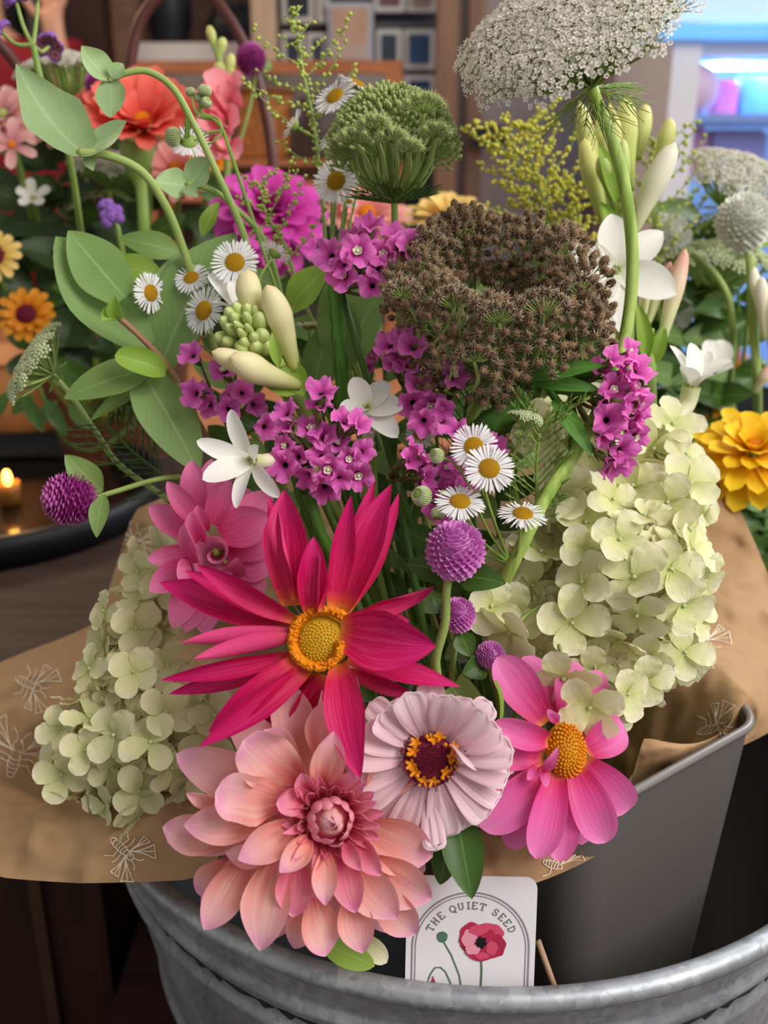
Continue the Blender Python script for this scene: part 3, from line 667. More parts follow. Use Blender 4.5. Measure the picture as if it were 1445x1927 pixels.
# lit display fridge on the right
f = thing('display_fridge', PY(1500, 480, 2.1), 'white glass-fronted display fridge with glowing blue lights', 'fridge')
m_fr = plain('fridge_white', '#e4e3ec', .35); bx('side_frame', (1232, 60, 1282, 900), 2.1, .5, m_fr, f); bx('header', (1262, -140, 1900, 40), 2.1, .5, plain('fridge_header', '#b4d0ea', .4, emis=.45), f)
bx('light_bar', (1248, 46, 1900, 72), 2.07, .05, plain('blue_light_bar', '#5fa6ee', .4, emis=.8), f); bx('top_panel', (1262, 72, 1900, 104), 2.12, .06, m_fr, f)
bx('back_panel', (1275, 100, 1900, 900), 2.55, .03, plain('fridge_back', '#6f92dc', .5, '#7db4ec', 5, emis=.8), f)
for k in range(16): x = 1288+k*13.5; (bx('led', (x, 116, x+9, 131), 2.3, .01, M.setdefault('led', plain('led_light', '#a8f0ff', .4, emis=3.2)), f))
bx('shelf', (1268, 214, 1900, 230), 2.15, .4, plain('fridge_shelf', '#7f9fe0', .3), f); bx('shelf', (1268, 330, 1900, 345), 2.15, .4, M.setdefault('fsh', plain('fridge_shelf2', '#a9b6e2', .3)), f)
mb = MB(); pbox(mb, 1282, 72, 1900, 900, 2.11, .004)
gm, gt, gN, gL = nt('fridge_glass'); gb = gN('BsdfGlossy'); gb.inputs[1].default_value = .1; gtr = gN('BsdfTransparent'); gx = gN('MixShader'); gx.inputs[0].default_value = .06; go = gN('OutputMaterial'); gL(gtr.outputs[0], gx.inputs[1]); gL(gb.outputs[0], gx.inputs[2]); gL(gx.outputs[0], go.inputs[0])
mb.build('glass_door', gm, f, False)
fl = area('fridge_light', PY(1420, 112, 2.25), PY(1420, 300, 2.3), .22, 2.2, (.75, .88, 1), .04)
for (cx, cy, rr, c, lab) in [(1308, 168, 37, '#efcbe2', 'round pale pink balloon shape behind the fridge glass')]:
    mb = MB(); b = PY(cx, cy, 2.19); r = rr/F*2.19/cos(PITCH); mb.ball(b, r, (0, 0, 1), 1.05, 24, 14); mb.tube([b-V((0, 0, r*1.0)), PY(cx, 214, 2.19)], .004, .012, 8)
    solo(mb, 'balloon', plain('balloon_pink', c, .4), PY(cx, 214, 2.22), lab, 'balloon')
for (r_, c, lab) in [((1352, 158, 1388, 214), '#cf6fa8', 'pink drink carton on the top fridge shelf'), ((1396, 150, 1452, 214), '#4f8fe6', 'blue drink carton on the top fridge shelf'), ((1272, 246, 1330, 330), '#cf84c8', 'pink box on the lower fridge shelf'), ((1340, 252, 1440, 330), '#8a8ad8', 'violet box on the lower fridge shelf')]:
    mb = MB(); pbox(mb, *r_, 2.24, .07); pbox(mb, r_[0]+4, r_[1]-8, r_[2]-4, r_[1], 2.25, .05); solo(mb, 'carton', plain('carton'+c[1:], c, .5, emis=0), PY((r_[0]+r_[2])/2, r_[3], 2.24), lab, 'carton', 'cartons in the fridge', False)
# tables
wd = wood('black_brown_table', '#3a2a24', '#4a372f', rough=.55, stretch=(1, 14, 14)); wdf = wood('table_front', '#2a1710', '#3b2117', stretch=(10, 10, 1))
t = thing('side_table', (-.8, .9, 0), 'dark brown wooden table left of the tub, mostly under kraft paper', 'table')
mb = MB(); mb.box((-1.5, .62, .76), (-.225, 1.36, .8)); mb.build('table_top', wd, t, False)
mb = MB(); mb.box((-1.48, .66, 0), (-.235, .69, .76)); mb.box((-.265, .69, 0), (-.235, 1.3, .76)); mb.build('front_panel', wdf, t, False)
mb = MB(); mb.box((-.292, .652, 0), (-.282, .66, .76)); mb.build('trim_strip', plain('trim_tan', '#4a3022', .6), t, False)
mb = MB(); mb.box((-1.4, 1.38, .76), (.56, 2.45, .8)); mb2 = MB()
t = thing('counter', (0, 1.7, 0), 'warm orange wooden counter behind the tray and bouquets', 'counter'); mb.build('counter_top', wood('orange_counter', '#a06540', '#ae7350', stretch=(1, 8, 8)), t, False)
mb2.box((-1.38, 1.42, 0), (.54, 2.43, .76)); mb2.build('counter_base', wdf, t, False)
mb = MB(); mb.box((-.215, .92, .0), (1.3, 1.36, .78)); solo(mb, 'display_table', plain('navy_cloth', '#14151b', .9, '#1b1c24', 20), (.5, 1.1, 0), 'dark cloth-covered display table behind the tub', 'table', None, False)
mb = MB(); mb.box((-.22, .2, .50), (.7, .915, .553)); mb.box((-.2, .25, 0), (-.14, .85, .5)); mb.box((.6, .25, 0), (.68, .85, .5)); solo(mb, 'bench', wood('bench_wood', '#33191a', '#452422'), (.2, .6, 0), 'dark red-brown low bench carrying the metal tub', 'bench', None, False)
# tray with candle
c = V((-.485, 1.11, .8)); t = thing('tray', c, 'glossy black round tray on the dark table', 'tray')
mb = MB(); mb.lathe([(.001, .802), (.2, .802)], (c.x, c.y, 0), 64); mb.build('mirror_base', plain('black_gloss', '#17100c', .12, spec=.6, coat=.5), t)
mb = MB(); mb.lathe([(.198, .801), (.212, .801), (.216, .835), (.206, .837), (.2, .806)], (c.x, c.y, 0), 72); mb.build('raised_rim', plain('black_rim', '#0f1116', .5), t)
cc = PZ(20, 948, .803)
t = thing('tea_light', cc, 'small glowing candle in amber glass standing on the black tray', 'candle')
mb = MB(); mb.lathe([(.001, .803), (.012, .803), (.014, .83), (.0125, .83), (.011, .806)], (cc.x, cc.y, 0), 24); mb.build('glass_cup', plain('amber_glass', '#a5682a', .2), t)
mb = MB(); mb.ball((cc.x, cc.y, .836), .0055, (0, 0, 1), 1.8, 10, 8); mb.build('flame', plain('flame', '#ffb14a', .5, emis=9), t)
pl = bpy.data.lights.new('candle_light', 'POINT'); pl.energy = .25; pl.color = (1, .6, .25); pl.shadow_soft_size = .01; po = bpy.data.objects.new('candle_light', pl); COL.objects.link(po); po.location = (cc.x, cc.y, .86)
# galvanised tub
m, tt, N, L = nt('galvanised_steel'); tc = N('TexCoord'); vo = N('TexVoronoi'); vo.inputs['Scale'].default_value = 230; L(tc.outputs['Object'], vo.inputs[0]); nz = N('TexNoise'); nz.inputs['Scale'].default_value = 22; nz.inputs['Detail'].default_value = 5; L(tc.outputs['Object'], nz.inputs[0])
rp = ramp(N, [(.3, '#8b8f96'), (.5, '#a5a8ad'), (.7, '#c2c5ca')]); vv = math_(N, L, 'ADD', math_(N, L, 'MULTIPLY', vo.outputs['Color'], .25), math_(N, L, 'MULTIPLY', nz.outputs[0], .75)); L(vv, rp.inputs[0])
b_ = finish(N, L, rp.outputs[0], .5, 0, nz.outputs[0], .5, .1); b_.inputs['Metallic'].default_value = .6; M['galv'] = m
tb = V((.062, .639, .555)); RZ = CAM.z-.385; t = thing('metal_tub', tb, 'galvanised steel tub with a rolled rim holding the bouquet', 'tub')
mb = MB(); pr = [(.001, .557), (.215, .557), (.222, .566)]
for k in range(121):
    u = k/120; z = .566+(RZ-.004-.566)*u; r = .222+.044*u; r += .004*max(0, 1-abs(u-.84)/.035)+.004*max(0, 1-abs(u-.74)/.035)+.004*max(0, 1-abs(u-.3)/.035); pr.append((r, z))
mb.lathe(pr, (tb.x, tb.y, 0), 128); mb.build('body', M['galv'], t)
mb = MB(); mb.lathe([(.2655, RZ-.002), (.258, RZ-.05), (.215, .565), (.001, .563)], (tb.x, tb.y, 0), 96); mb.build('inside_wall', plain('tub_inside_shade', '#22242a', .6, '#2b2d34', 8), t)  # shade inside the tub is put into this colour; wall is galvanised too
mb = MB(); mb.tube([V((tb.x+.268*cos(a), tb.y+.268*sin(a), RZ-.005)) for a in [2*pi*k/128 for k in range(129)]], .0062, .0062, 12, cap=False); mb.build('rolled_rim', M['galv'], t)
# grey flower bucket (rounded square) inside the tub
bz = CAM.z-.305; d1 = V((.8, .6, 0)); d2 = V((-.6, .8, 0)); bc = V((.113, .508, 0)); t = thing('flower_bucket', (bc.x, bc.y, .565), 'dark grey tapered plastic bucket standing inside the tub', 'bucket')
def rsq(h, rc, z, n=10):
    out = []
    for q in range(4):
        a0 = q*pi/2; cx = (h-rc)*(1 if q in (0, 3) else -1); cy = (h-rc)*(1 if q in (0, 1) else -1)
        for k in range(n+1): a = a0+k/n*pi/2; out.append(bc+d1*(cx+rc*cos(a))+d2*(cy+rc*sin(a))+V((0, 0, z)))
    return out
mb = MB(); mb.grid([rsq(.056+.021*u, .02+.004*u, .567+(bz-.567)*u) for u in [k/12 for k in range(13)]], None, 0, True)
mb.grid([rsq(.0745-.018*u, .022, bz-(bz-.575)*u) for u in (0, .3, .7, 1)], None, 0, True); mb.build('body', plain('grey_plastic', '#5d5856', .38, spec=.5), t)
mb = MB(); rr = rsq(.0775, .025, bz); mb.tube(rr+[rr[0]], .0026, .0026, 8, cap=False); mb.build('rim', plain('grey_plastic_rim', '#77706e', .35, spec=.5), t)
# stick and card
mb = MB(); a = P(1012, 1770, .50); b = P(1060, 1905, .50); mb.tube([a, b], .0016, .0016, 8); solo(mb, 'wooden_stick', plain('stick_wood', '#a98a6c', .6), b, 'thin wooden stick rising beside the printed card', 'stick')
CZ = [ax(1, 0, 0), ax(0, 1, .12), None]; CZ[2] = CZ[0].cross(CZ[1]).normalized(); CO = P(886, 1760, .487); sc = .487/F; rot = radians(-1)
def cp(x, y, h=0): x -= 886; y = 1760-y; return CO+(CZ[0]*(x*cos(rot)-y*sin(rot))+CZ[1]*(x*sin(rot)+y*cos(rot)))*sc+CZ[2]*h
t = thing('printed_card', cp(886, 1900), 'white card with an arch, THE QUIET SEED lettering and a red poppy', 'card')
def poly(mb, pts, h, m=0, th=.0001):
    n = len(pts); top = [cp(x, y, h) for x, y in pts]; bot = [cp(x, y, h-th) for x, y in pts]
    mb.add(top+bot, [tuple(range(n)), tuple(range(2*n-1, n-1, -1))]+[(i, n+i, n+(i+1) % n, (i+1) % n) for i in range(n)], None, m)
def rib(mb, pts, w, h, m=0):
    n = len(pts); L_, R_ = [], []
    for i in range(n):
        dx = pts[min(n-1, i+1)][0]-pts[max(0, i-1)][0]; dy = pts[min(n-1, i+1)][1]-pts[max(0, i-1)][1]; l = math.hypot(dx, dy) or 1
        ww = w/2; L_.append(cp(pts[i][0]-dy/l*ww, pts[i][1]+dx/l*ww, h)); R_.append(cp(pts[i][0]+dy/l*ww, pts[i][1]-dx/l*ww, h))
    mb.grid([L_, R_], None, m)
mb = MB(); rc = 24; pts = [(764, 1900)]
for k in range(7): a = pi+k/6*pi/2; pts.append((764+rc+rc*cos(a), 1643+rc+rc*sin(a)))
for k in range(7): a = 1.5*pi+k/6*pi/2; pts.append((1008-rc+rc*cos(a), 1643+rc+rc*sin(a)))
pts.append((1008, 1900)); poly(mb, pts[::-1], 0, 0, .0006); mb.build('card_stock', plain('card_white', '#e2dde0', .6), t, False)
m_ink = plain('grey_ink', '#8b8590', .7)
for rr, w in ((110, 3.2), (104, 2)):
    mb = MB(); arc = [(886-rr, 1895)]+[(886+rr*cos(a), 1785+rr*sin(a)) for a in [pi+pi*k/40 for k in range(41)]]+[(886+rr, 1895)]; rib(mb, arc, w, .0002); mb.build('arch_line', m_ink, t, False)
GL = {'T': [[(0, 1), (1, 1)], [(.5, 1), (.5, 0)], [(.25, 0), (.75, 0)], [(0, 1), (0, .75)], [(1, 1), (1, .75)]], 'H': [[(.15, 0), (.15, 1)], [(.85, 0), (.85, 1)], [(.15, .5), (.85, .5)], [(0, 0), (.3, 0)], [(.7, 0), (1, 0)], [(0, 1), (.3, 1)], [(.7, 1), (1, 1)]],
      'E': [[(.15, 0), (.15, 1)], [(0, 1), (.9, 1), (.9, .8)], [(.15, .5), (.65, .5)], [(0, 0), (.95, 0), (.95, .25)]], 'Q': [[(.5+.5*cos(a), .5+.5*sin(a)) for a in [2*pi*k/18 for k in range(19)]], [(.5, .2), (.75, -.15), (1.05, -.2)]],
      'U': [[(.15, 1), (.15, .35), (.25, .1), (.5, 0), (.75, .1), (.85, .35), (.85, 1)], [(0, 1), (.32, 1)], [(.68, 1), (1, 1)]], 'I': [[(.5, 0), (.5, 1)], [(.25, 0), (.75, 0)], [(.25, 1), (.75, 1)]],
      'S': [[(.9, .75), (.8, .95), (.5, 1), (.2, .9), (.12, .72), (.3, .55), (.7, .45), (.9, .27), (.8, .08), (.5, 0), (.2, .05), (.08, .28)]], 'D': [[(.15, 0), (.15, 1)], [(0, 1), (.5, 1), (.85, .8), (.95, .5), (.85, .2), (.5, 0), (0, 0)]]}
mb = MB(); tx = 'THE QUIET SEED'; angs = [-62, -51.5, -41, -30.5, -24, -13.5, -4, 4, 14, 22, 31.5, 42, 52, 62]
for ch, a in zip(tx, angs):
    if ch == ' ': continue
    a = radians(a); c0 = (886+80*sin(a), 1787-80*cos(a))
    for st in GL[ch]:
        q = []
        for x, y in st: lx = (x-.5)*10.5; ly = y*13; q.append((c0[0]+lx*cos(a)+ly*sin(a), c0[1]+lx*sin(a)-ly*cos(a)))
        rib(mb, q, 2.1, .00025)
mb.build('lettering', plain('letter_ink', '#77717a', .7), t, False)
mb = MB(); rib(mb, [(906, 1800), (908, 1830), (907, 1897)], 4, .0002); rib(mb, [(834, 1772), (850, 1800), (866, 1840), (876, 1896)], 3, .0002); rib(mb, [(808, 1850), (812, 1838), (820, 1826), (830, 1825), (840, 1834), (850, 1856), (856, 1896)], 3, .0002); mb.build('printed_stems', plain('print_green', '#55705a', .7), t, False)
mb = MB(); poly(mb, [(832+11*cos(a)*(1 if sin(a) < 0 else .9), 1764+11*sin(a)) for a in [2*pi*k/16 for k in range(16)]], .0003); mb.build('printed_bud', plain('print_bud', '#4f6e5c', .7), t, False)
mb = MB(); poly(mb, [(808, 1850), (800, 1862), (812, 1862)], .0003); poly(mb, [(816, 1842), (812, 1862), (824, 1860)], .0003); mb.build('printed_bud', plain('print_red_bud', '#a03a4c', .7), t, False)
cols = ['#8d1c38', '#b02a4a', '#cc4a68', '#e294a6', '#a52444']; PM = [plain('poppy%d' % i, x, .7) for i, x in enumerate(cols)]
pp = [((908, 1772), 40, 36, 0), ((888, 1762), 25, 27, 1), ((922, 1756), 25, 22, 2), ((932, 1780), 20, 24, 4), ((905, 1794), 28, 16, 1), ((884, 1766), 15, 19, 3), ((918, 1759), 15, 12, 1), ((899, 1748), 18, 10, 2), ((926, 1783), 11, 14, 2), ((890, 1787), 14, 10, 3), ((908, 1799), 14, 7, 2)]
mb = MB()
for i, (c, a_, b2, mi) in enumerate(pp): poly(mb, [(c[0]+a_*cos(x)*(1+.09*sin(5*x+i)), c[1]+b2*sin(x)*(1+.09*sin(4*x+i*2))) for x in [2*pi*k/26 for k in range(26)]], .0003+i*.00006, mi)
mb.build('printed_poppy', PM, t, False)
mb = MB(); poly(mb, [(905+10*cos(x)*(1+.2*sin(7*x)), 1772+11*sin(x)*(1+.2*sin(6*x))) for x in [2*pi*k/30 for k in range(30)]], .0012); mb.build('poppy_centre', plain('ink_black', '#140c12', .7), t, False)
# ------------------------------------------------------------------ kraft paper
CC = [((410, 1640, .490), (410, 1520, .505)), ((345, 1656, .490), (340, 1502, .508)), ((150, 1662, .500), (165, 1492, .525)), ((10, 1652, .515), (25, 1520, .55)), ((-150, 1600, .56), (-70, 1470, .60)), ((-170, 1400, .64), (0, 1400, .63)), ((0, 1247, .69), (110, 1350, .63)),
      ((178, 1172, .70), (230, 1280, .64)), ((258, 958, .74), (300, 1180, .66)), ((420, 900, .77), (480, 1180, .68)), ((700, 880, .78), (700, 1200, .69)), ((1000, 860, .76), (950, 1200, .67)), ((1200, 800, .72), V((.11, .60, .91))), ((1290, 829, .70), V((.14, .595, .91))),
      ((1395, 965, .69), V((.165, .57, .91))), ((1447, 1085, .675), V((.185, .54, .91))), ((1495, 1230, .65), V((.20, .52, .91))), ((1460, 1370, .60), V((.208, .50, .905))), ((1340, 1425, .565), V((.198, .487, .895))),
      ((1212, 1390, .53), V((.165, .46, .89))), ((1185, 1480, .53), (1110, 1530, .54)), ((1126, 1608, .495), (1060, 1560, .525)), ((1010, 1661, .482), (1000, 1575, .515)), ((870, 1648, .482), (900, 1560, .515)), ((800, 1600, .49), (800, 1560, .515))]
from mathutils import noise as NZ
nc = len(CC); bcen = BASE+V((0, 0, .03)); rim = cr([P(*a) for a, b in CC], 12); mid = cr([b if isinstance(b, V) else P(*b) for a, b in CC], 12); rows = [[] for _ in range(53)]
lin = [P(*CC[min(len(CC)-1, i//12)][0]).lerp(P(*CC[min(len(CC)-1, i//12+1)][0]), (i % 12)/12) for i in range(len(rim))]; rim = [a.lerp(b, .65) for a, b in zip(rim, lin)]
for i in range(len(rim)):
    B = bcen.lerp(V((mid[i].x, mid[i].y, bcen.z)), .25); q = cr([B, B.lerp(mid[i], .5)+V((0, 0, -.005)), mid[i], mid[i].lerp(rim[i], .5)+(CAM-rim[i]).normalized()*.004, rim[i]], 14)
    for k in range(53):
        p = q[min(len(q)-1, int(round(k/52*(len(q)-1))))]; n = (CAM-p).normalized(); a = min(1, k/16)
        w = abs(NZ.noise(p*24))*.017+abs(NZ.noise(p*50+V((3, 1, 2))))*.009+abs(NZ.noise(p*105+V((1, 5, 2))))*.0028
        rows[k].append(p-n*w*a)
t = thing('paper_wrap', BASE, 'brown kraft paper printed with white bees, wrapped round the bouquet', 'wrapping paper'); ORG[t.name] = BASE
pm = MB(); pm.grid(rows); po_ = pm.build('paper_sheet', M['kraft'], t)
BV = BVHTree.FromPolygons([tuple(v) for v in pm.v], pm.f)
def on_paper(px, py, off=.0006):
    dr = (P(px, py, 1)-CAM).normalized(); h, n, i, ds = BV.ray_cast(CAM, dr)
    if h is None: return None, None
    if n.dot(dr) > 0: n = -n
    return h+n*off, n
def bee(cx, cy, s, ang):
    ca, sa = cos(ang), sin(ang); LN = []
    for sg in (-1, 1):
        for (a0, l, w) in ((.75, 1.15, .22), (1.35, .95, .16)):
            c = [];
            for k in range(15): u = k/14; g = sin(u*pi)*w; f = 1-abs(2*u-1)**1.6; r = l*f; th = a0+g*(1 if u < .5 else -1)*1.2; c.append((sg*(.12+r*sin(th)), -.1-r*cos(th)))
            LN.append(c); LN.append([(sg*.14, -.12), (sg*(.12+l*.9*sin(a0)), -.1-l*.9*cos(a0))])
        for k, (y, e) in enumerate(((-.1, -.25), (.1, .1), (.3, .55))): LN.append([(sg*.15, y), (sg*.45, y-.05), (sg*.7, e)])
        LN.append([(sg*.06, -.45), (sg*.15, -.7), (sg*.3, -.8)])
    LN.append([(.17*cos(a), .28+.48*sin(a)) for a in [2*pi*k/20 for k in range(21)]]); LN.append([(.15*cos(a), -.28+.17*sin(a)) for a in [2*pi*k/14 for k in range(15)]])
    for y in (.0, .14, .28, .42, .56): LN.append([(-.15, y), (0, y+.05), (.15, y)])
    mb = MB()
    for l in LN:
        pts = []
        for i in range(len(l)-1):
            for k in range(4): u = k/4; pts.append((l[i][0]+(l[i+1][0]-l[i][0])*u, l[i][1]+(l[i+1][1]-l[i][1])*u))
        pts.append(l[-1]); L_, R_ = [], []
        for x, y in pts:
            h, n = on_paper(cx+s*(x*ca-y*sa), cy+s*(x*sa+y*ca))
            if h is None: continue
            L_.append((h, n))
        if len(L_) < 2: continue
        A_, B_ = [], []
        for i in range(len(L_)):
            T = (L_[min(i+1, len(L_)-1)][0]-L_[max(i-1, 0)][0])
            if T.length > .02 or T.length < 1e-7: A_ = []; break
            S = T.cross(L_[i][1]).normalized()*.00030; A_.append(L_[i][0]+S); B_.append(L_[i][0]-S)
        if A_: mb.grid([A_, B_])
    if mb.v: mb.build('bee_print', M['print'], t)
for b in [(236, 1602, 46, .75+1.57), (1322, 1208, 42, 2.2), (1345, 1370, 44, 1.3), (30, 1420, 60, .3), (60, 1290, 44, 2.0), (1050, 1632, 40, 1.9), (255, 1020, 40, .4)]: bee(*b)
# ------------------------------------------------------------------ shop assistant far behind
def skin(name, joints, edges, mat, parent=None, sub=2):
    me = bpy.data.meshes.new(name); me.from_pydata([j[:3] for j in joints], edges, []); o = bpy.data.objects.new(name, me); COL.objects.link(o)
    md = o.modifiers.new('s', 'SKIN'); md.use_smooth_shade = True
    for v, j in zip(me.skin_vertices[0].data, joints): v.radius = (j[3], j[4] if len(j) > 4 else j[3])
    me.skin_vertices[0].data[0].use_root = True; ss = o.modifiers.new('u', 'SUBSURF'); ss.levels = ss.render_levels = sub
    me.materials.append(mat)
    if parent: o.parent = parent
    ORG[o.name] = V((0, 0, 0)); return o
px0 = PY(-34, 200, 2.62).x; t = tag(bpy.data.objects.new('person', None), 'person in a dark red top with black hair and one forearm raised', 'person'); COL.objects.link(t); t.location = (px0, 2.68, 0)
J = [(0, 0, .92, .15, .11), (0, 0, 1.1, .14, .1), (0, 0, 1.3, .17, .11), (0, 0, 1.42, .12, .08), (0, 0, 1.5, .05, .055), (0, -.01, 1.58, .07, .085), (0, -.01, 1.68, .075, .09), (0, -.01, 1.75, .05, .06),
     (.17, 0, 1.4, .055), (.215, -.02, 1.2, .04), (.225, -.12, 1.33, .032), (.225, -.15, 1.46, .023), (.222, -.155, 1.50, .028, .015),
     (-.17, 0, 1.4, .055), (-.23, 0, 1.15, .043), (-.22, -.08, .93, .03), (-.22, -.1, .86, .034, .016),
     (.09, 0, .86, .085), (.1, -.01, .5, .06), (.1, .02, .1, .042), (.1, -.1, .03, .035, .025), (-.09, 0, .86, .085), (-.1, -.01, .5, .06), (-.1, .02, .1, .042), (-.1, -.1, .03, .035, .025)]
E_ = [(0, 1), (1, 2), (2, 3), (3, 4), (4, 5), (5, 6), (6, 7), (3, 8), (8, 9), (9, 10), (10, 11), (11, 12), (3, 13), (13, 14), (14, 15), (15, 16), (0, 17), (17, 18), (18, 19), (19, 20), (0, 21), (21, 22), (22, 23), (23, 24)]
for (hi, sx, dz) in ((12, 1, 1), (16, -1, -1)):
    b = J[hi]
    for k in range(5):
        o_ = (-.03+.015*k); l = (.045, .062, .068, .062, .05)[k]; i0 = len(J)
        if k == 0: J.append((b[0]-sx*.035, b[1]-.01, b[2]+dz*.005, .009)); J.append((b[0]-sx*.05, b[1]-.025, b[2]+dz*.035, .008))
        else: J.append((b[0]+o_+.005, b[1]-.005, b[2]+dz*.03, .009)); J.append((b[0]+o_+.005, b[1]-.02, b[2]+dz*(.03+l*.8), .007))
        E_ += [(hi, i0), (i0, i0+1)]
m_skin = plain('skin', '#d9a184', .5, trans=0); skin('body', J, E_, m_skin, t)
tj = [(0, 0, .80, .22, .17), (0, 0, 1.1, .20, .16), (0, 0, 1.32, .215, .165), (0, 0, 1.46, .12, .11), (.18, 0, 1.41, .095), (.222, -.01, 1.20, .085), (-.18, 0, 1.41, .095), (-.225, 0, 1.20, .085)]
skin('shirt', tj, [(0, 1), (1, 2), (2, 3), (3, 4), (4, 5), (3, 6), (6, 7)], plain('red_cloth', '#7a0f1a', .85), t)
skin('trousers', [(0, 0, .93, .16, .125), (0, 0, .86, .15, .12), (.1, 0, .8, .1), (.1, -.01, .5, .08), (.1, .02, .1, .07), (-.1, 0, .8, .1), (-.1, -.01, .5, .08), (-.1, .02, .1, .07)], [(0, 1), (1, 2), (2, 3), (3, 4), (1, 5), (5, 6), (6, 7)], plain('dark_cloth', '#16161c', .9), t)
mb = MB(); mb.ball((0, .02, 1.70), .112, (0, 0, 1), 1.05, 20, 14); mb.tube(cr([V((0, .05, 1.72)), V((0, .09, 1.6)), V((0, .11, 1.46)), V((0, .10, 1.36))], 5), .1, .06, 14); h_ = mb.build('hair', plain('black_hair', '#0e0b0c', .5, '#1d1615', 200), None); h_.parent = t
mb = MB()
for sx in (-1, 1): mb.ball((sx*.032, -.093, 1.655), .011, (0, -1, 0), .6, 10, 8)
e_ = mb.build('eyes', plain('eye', '#2a1c16', .3), None); e_.parent = t
mb = MB(); mb.tube(cr([V((0, -.098, 1.66)), V((0, -.118, 1.625)), V((0, -.1, 1.612))], 4), .009, .014, 8); n_ = mb.build('nose', m_skin, None); n_.parent = t
mb = MB(); mb.tube(cr([V((-.025, -.09, 1.585)), V((0, -.1, 1.582)), V((.025, -.09, 1.585))], 4), .007, .007, 6); n_ = mb.build('lips', plain('lips', '#a85a54', .5), None); n_.parent = t
# ------------------------------------------------------------------ front bouquet
# large magenta dahlia
c = (604, 1209, .468); A = ax(.0, .12, 1); t = thing('dahlia', base_pt(), 'large open magenta dahlia with a golden centre in the middle of the bouquet', 'dahlia', 'dahlias')
C = P(*c); F4 = frame(C, A)
DM = [(547, 1140, 535, 922, 88, dict(d1=.478, cup=.7, arch=.04, tx=.1)), (545, 1135, 504, 934, 62, dict(d0=.472, d1=.485, cup=.6, roll=.4)), (556, 1128, 524, 960, 44, dict(d0=.464, d1=.466, cup=.9, roll=-.9)),
      (583, 1155, 590, 1010, 64, dict(d0=.466, d1=.458, cup=1.3, cup1=.8, arch=.1)), (600, 1152, 600, 1040, 36, dict(d0=.462, d1=.456, cup=1.1, roll=.8, twist=.5)),
      (622, 1145, 661, 932, 54, dict(d1=.462, cup=.7, roll=.5, twist=-.5, arch=-.04)), (645, 1150, 736, 912, 74, dict(d0=.472, d1=.472, cup=.7, roll=-.3, arch=.06)), (648, 1150, 750, 928, 56, dict(d0=.474, d1=.482, cup=.6, roll=.5)), (640, 1150, 705, 905, 44, dict(d0=.476, d1=.486)),
      (665, 1160, 818, 1103, 52, dict(d0=.475, d1=.487, cup=.8, roll=.5)), (665, 1175, 770, 1168, 46, dict(d0=.478, d1=.488)),
      (640, 1188, 820, 1216, 112, dict(d0=.466, d1=.452, cup=.45, arch=.12, b0=.45, roll=-.1)), (648, 1240, 866, 1293, 50, dict(d0=.472, d1=.466, cup=.7, roll=-.5, arch=.05)), (650, 1262, 788, 1311, 36, dict(d0=.478, d1=.484, cup=.6)),
      (636, 1250, 678, 1466, 78, dict(d0=.464, d1=.436, cup=.6, arch=.12, twist=.35)), (655, 1290, 672, 1460, 40, dict(d0=.460, d1=.437, cup=.5, roll=-1.1)),
      (606, 1270, 492, 1398, 56, dict(d0=.476, d1=.476, roll=.3)), (600, 1275, 446, 1392, 52, dict(d0=.48, d1=.487)), (612, 1270, 540, 1392, 56, dict(d0=.474, d1=.474, roll=-.2)),
      (585, 1250, 375, 1406, 58, dict(d0=.467, d1=.448, cup=.7, arch=.1, roll=-.3)), (560, 1240, 392, 1378, 56, dict(d0=.465, d1=.455, cup=.7, roll=.3, arch=.12)),
      (560, 1230, 302, 1280, 46, dict(d0=.468, d1=.466, cup=.8, roll=-.3, arch=.06)), (560, 1240, 318, 1306, 42, dict(d0=.474, d1=.476, cup=.6)),
      (556, 1200, 364, 1240, 48, dict(d0=.464, d1=.452, cup=.8, roll=2.7, arch=-.05)), (556, 1190, 340, 1210, 42, dict(d0=.467, d1=.460, cup=.8, roll=2.9)),
      (556, 1172, 300, 1096, 72, dict(d0=.472, d1=.482, cup=.6, arch=.06)), (560, 1166, 370, 1063, 54, dict(d0=.465, d1=.460, cup=.9, roll=-.5, twist=.5, arch=.06)), (556, 1168, 348, 1074, 48, dict(d0=.468, d1=.470, cup=.6))]
for i, x in enumerate(DM): x[5].setdefault('twist', (-.35, .4, -.2, .3)[i % 4]); x[5]['cup'] = x[5].get('cup', .6)*1.2; x[5].setdefault('cup1', x[5]['cup']*(1.7 if i % 2 else 1.1))
px_petals(t, c, [(a, b, x, y, w*1.1, k) for a, b, x, y, w, k in DM], 'magenta', b0=.38, tm=.5, p=1.75, q=1.15, ruf=.09, rf=1.6)
mb = MB(); dome(mb, F4 @ Matrix.Translation((0, 0, -.004)), .0135, .0095); o = mb.build('disc', M['disclime'], t)
mb = MB()
for i in range(120):
    r = .0098*sqrt((i+.5)/120); f = i*2.39996; z = .0095*sqrt(1-(r/.0135)**2)-.004; mb.ball(F4 @ V((r*cos(f), r*sin(f), z)), .0007, A, 1.4, 5, 3)
mb.build('inner_floret_ring', M['disclime'], t)
mb = MB()
for i in range(150):
    f = i*2.39996; r = .0088+.0082*((i*.618) % 1); z = .0066-.5*(r-.0088)+RND.uniform(-.001, .001); p = F4 @ V((r*cos(f), r*sin(f), z)); rad = (F4.to_3x3() @ V((cos(f), sin(f), 1.3))).normalized()
    mb.tube([p-rad*.003, p+rad*.0016], .0007, .0009, 5)
    for k in range(4): v = (rad+jit(.7)).normalized(); mb.ball(p+v*.0019, .0008, v, 1.6, 5, 3)
mb.build('floret_ring', M['discgold'], t)
stem_to(t, C-A*.012, A, base_pt(), .0022, .003)
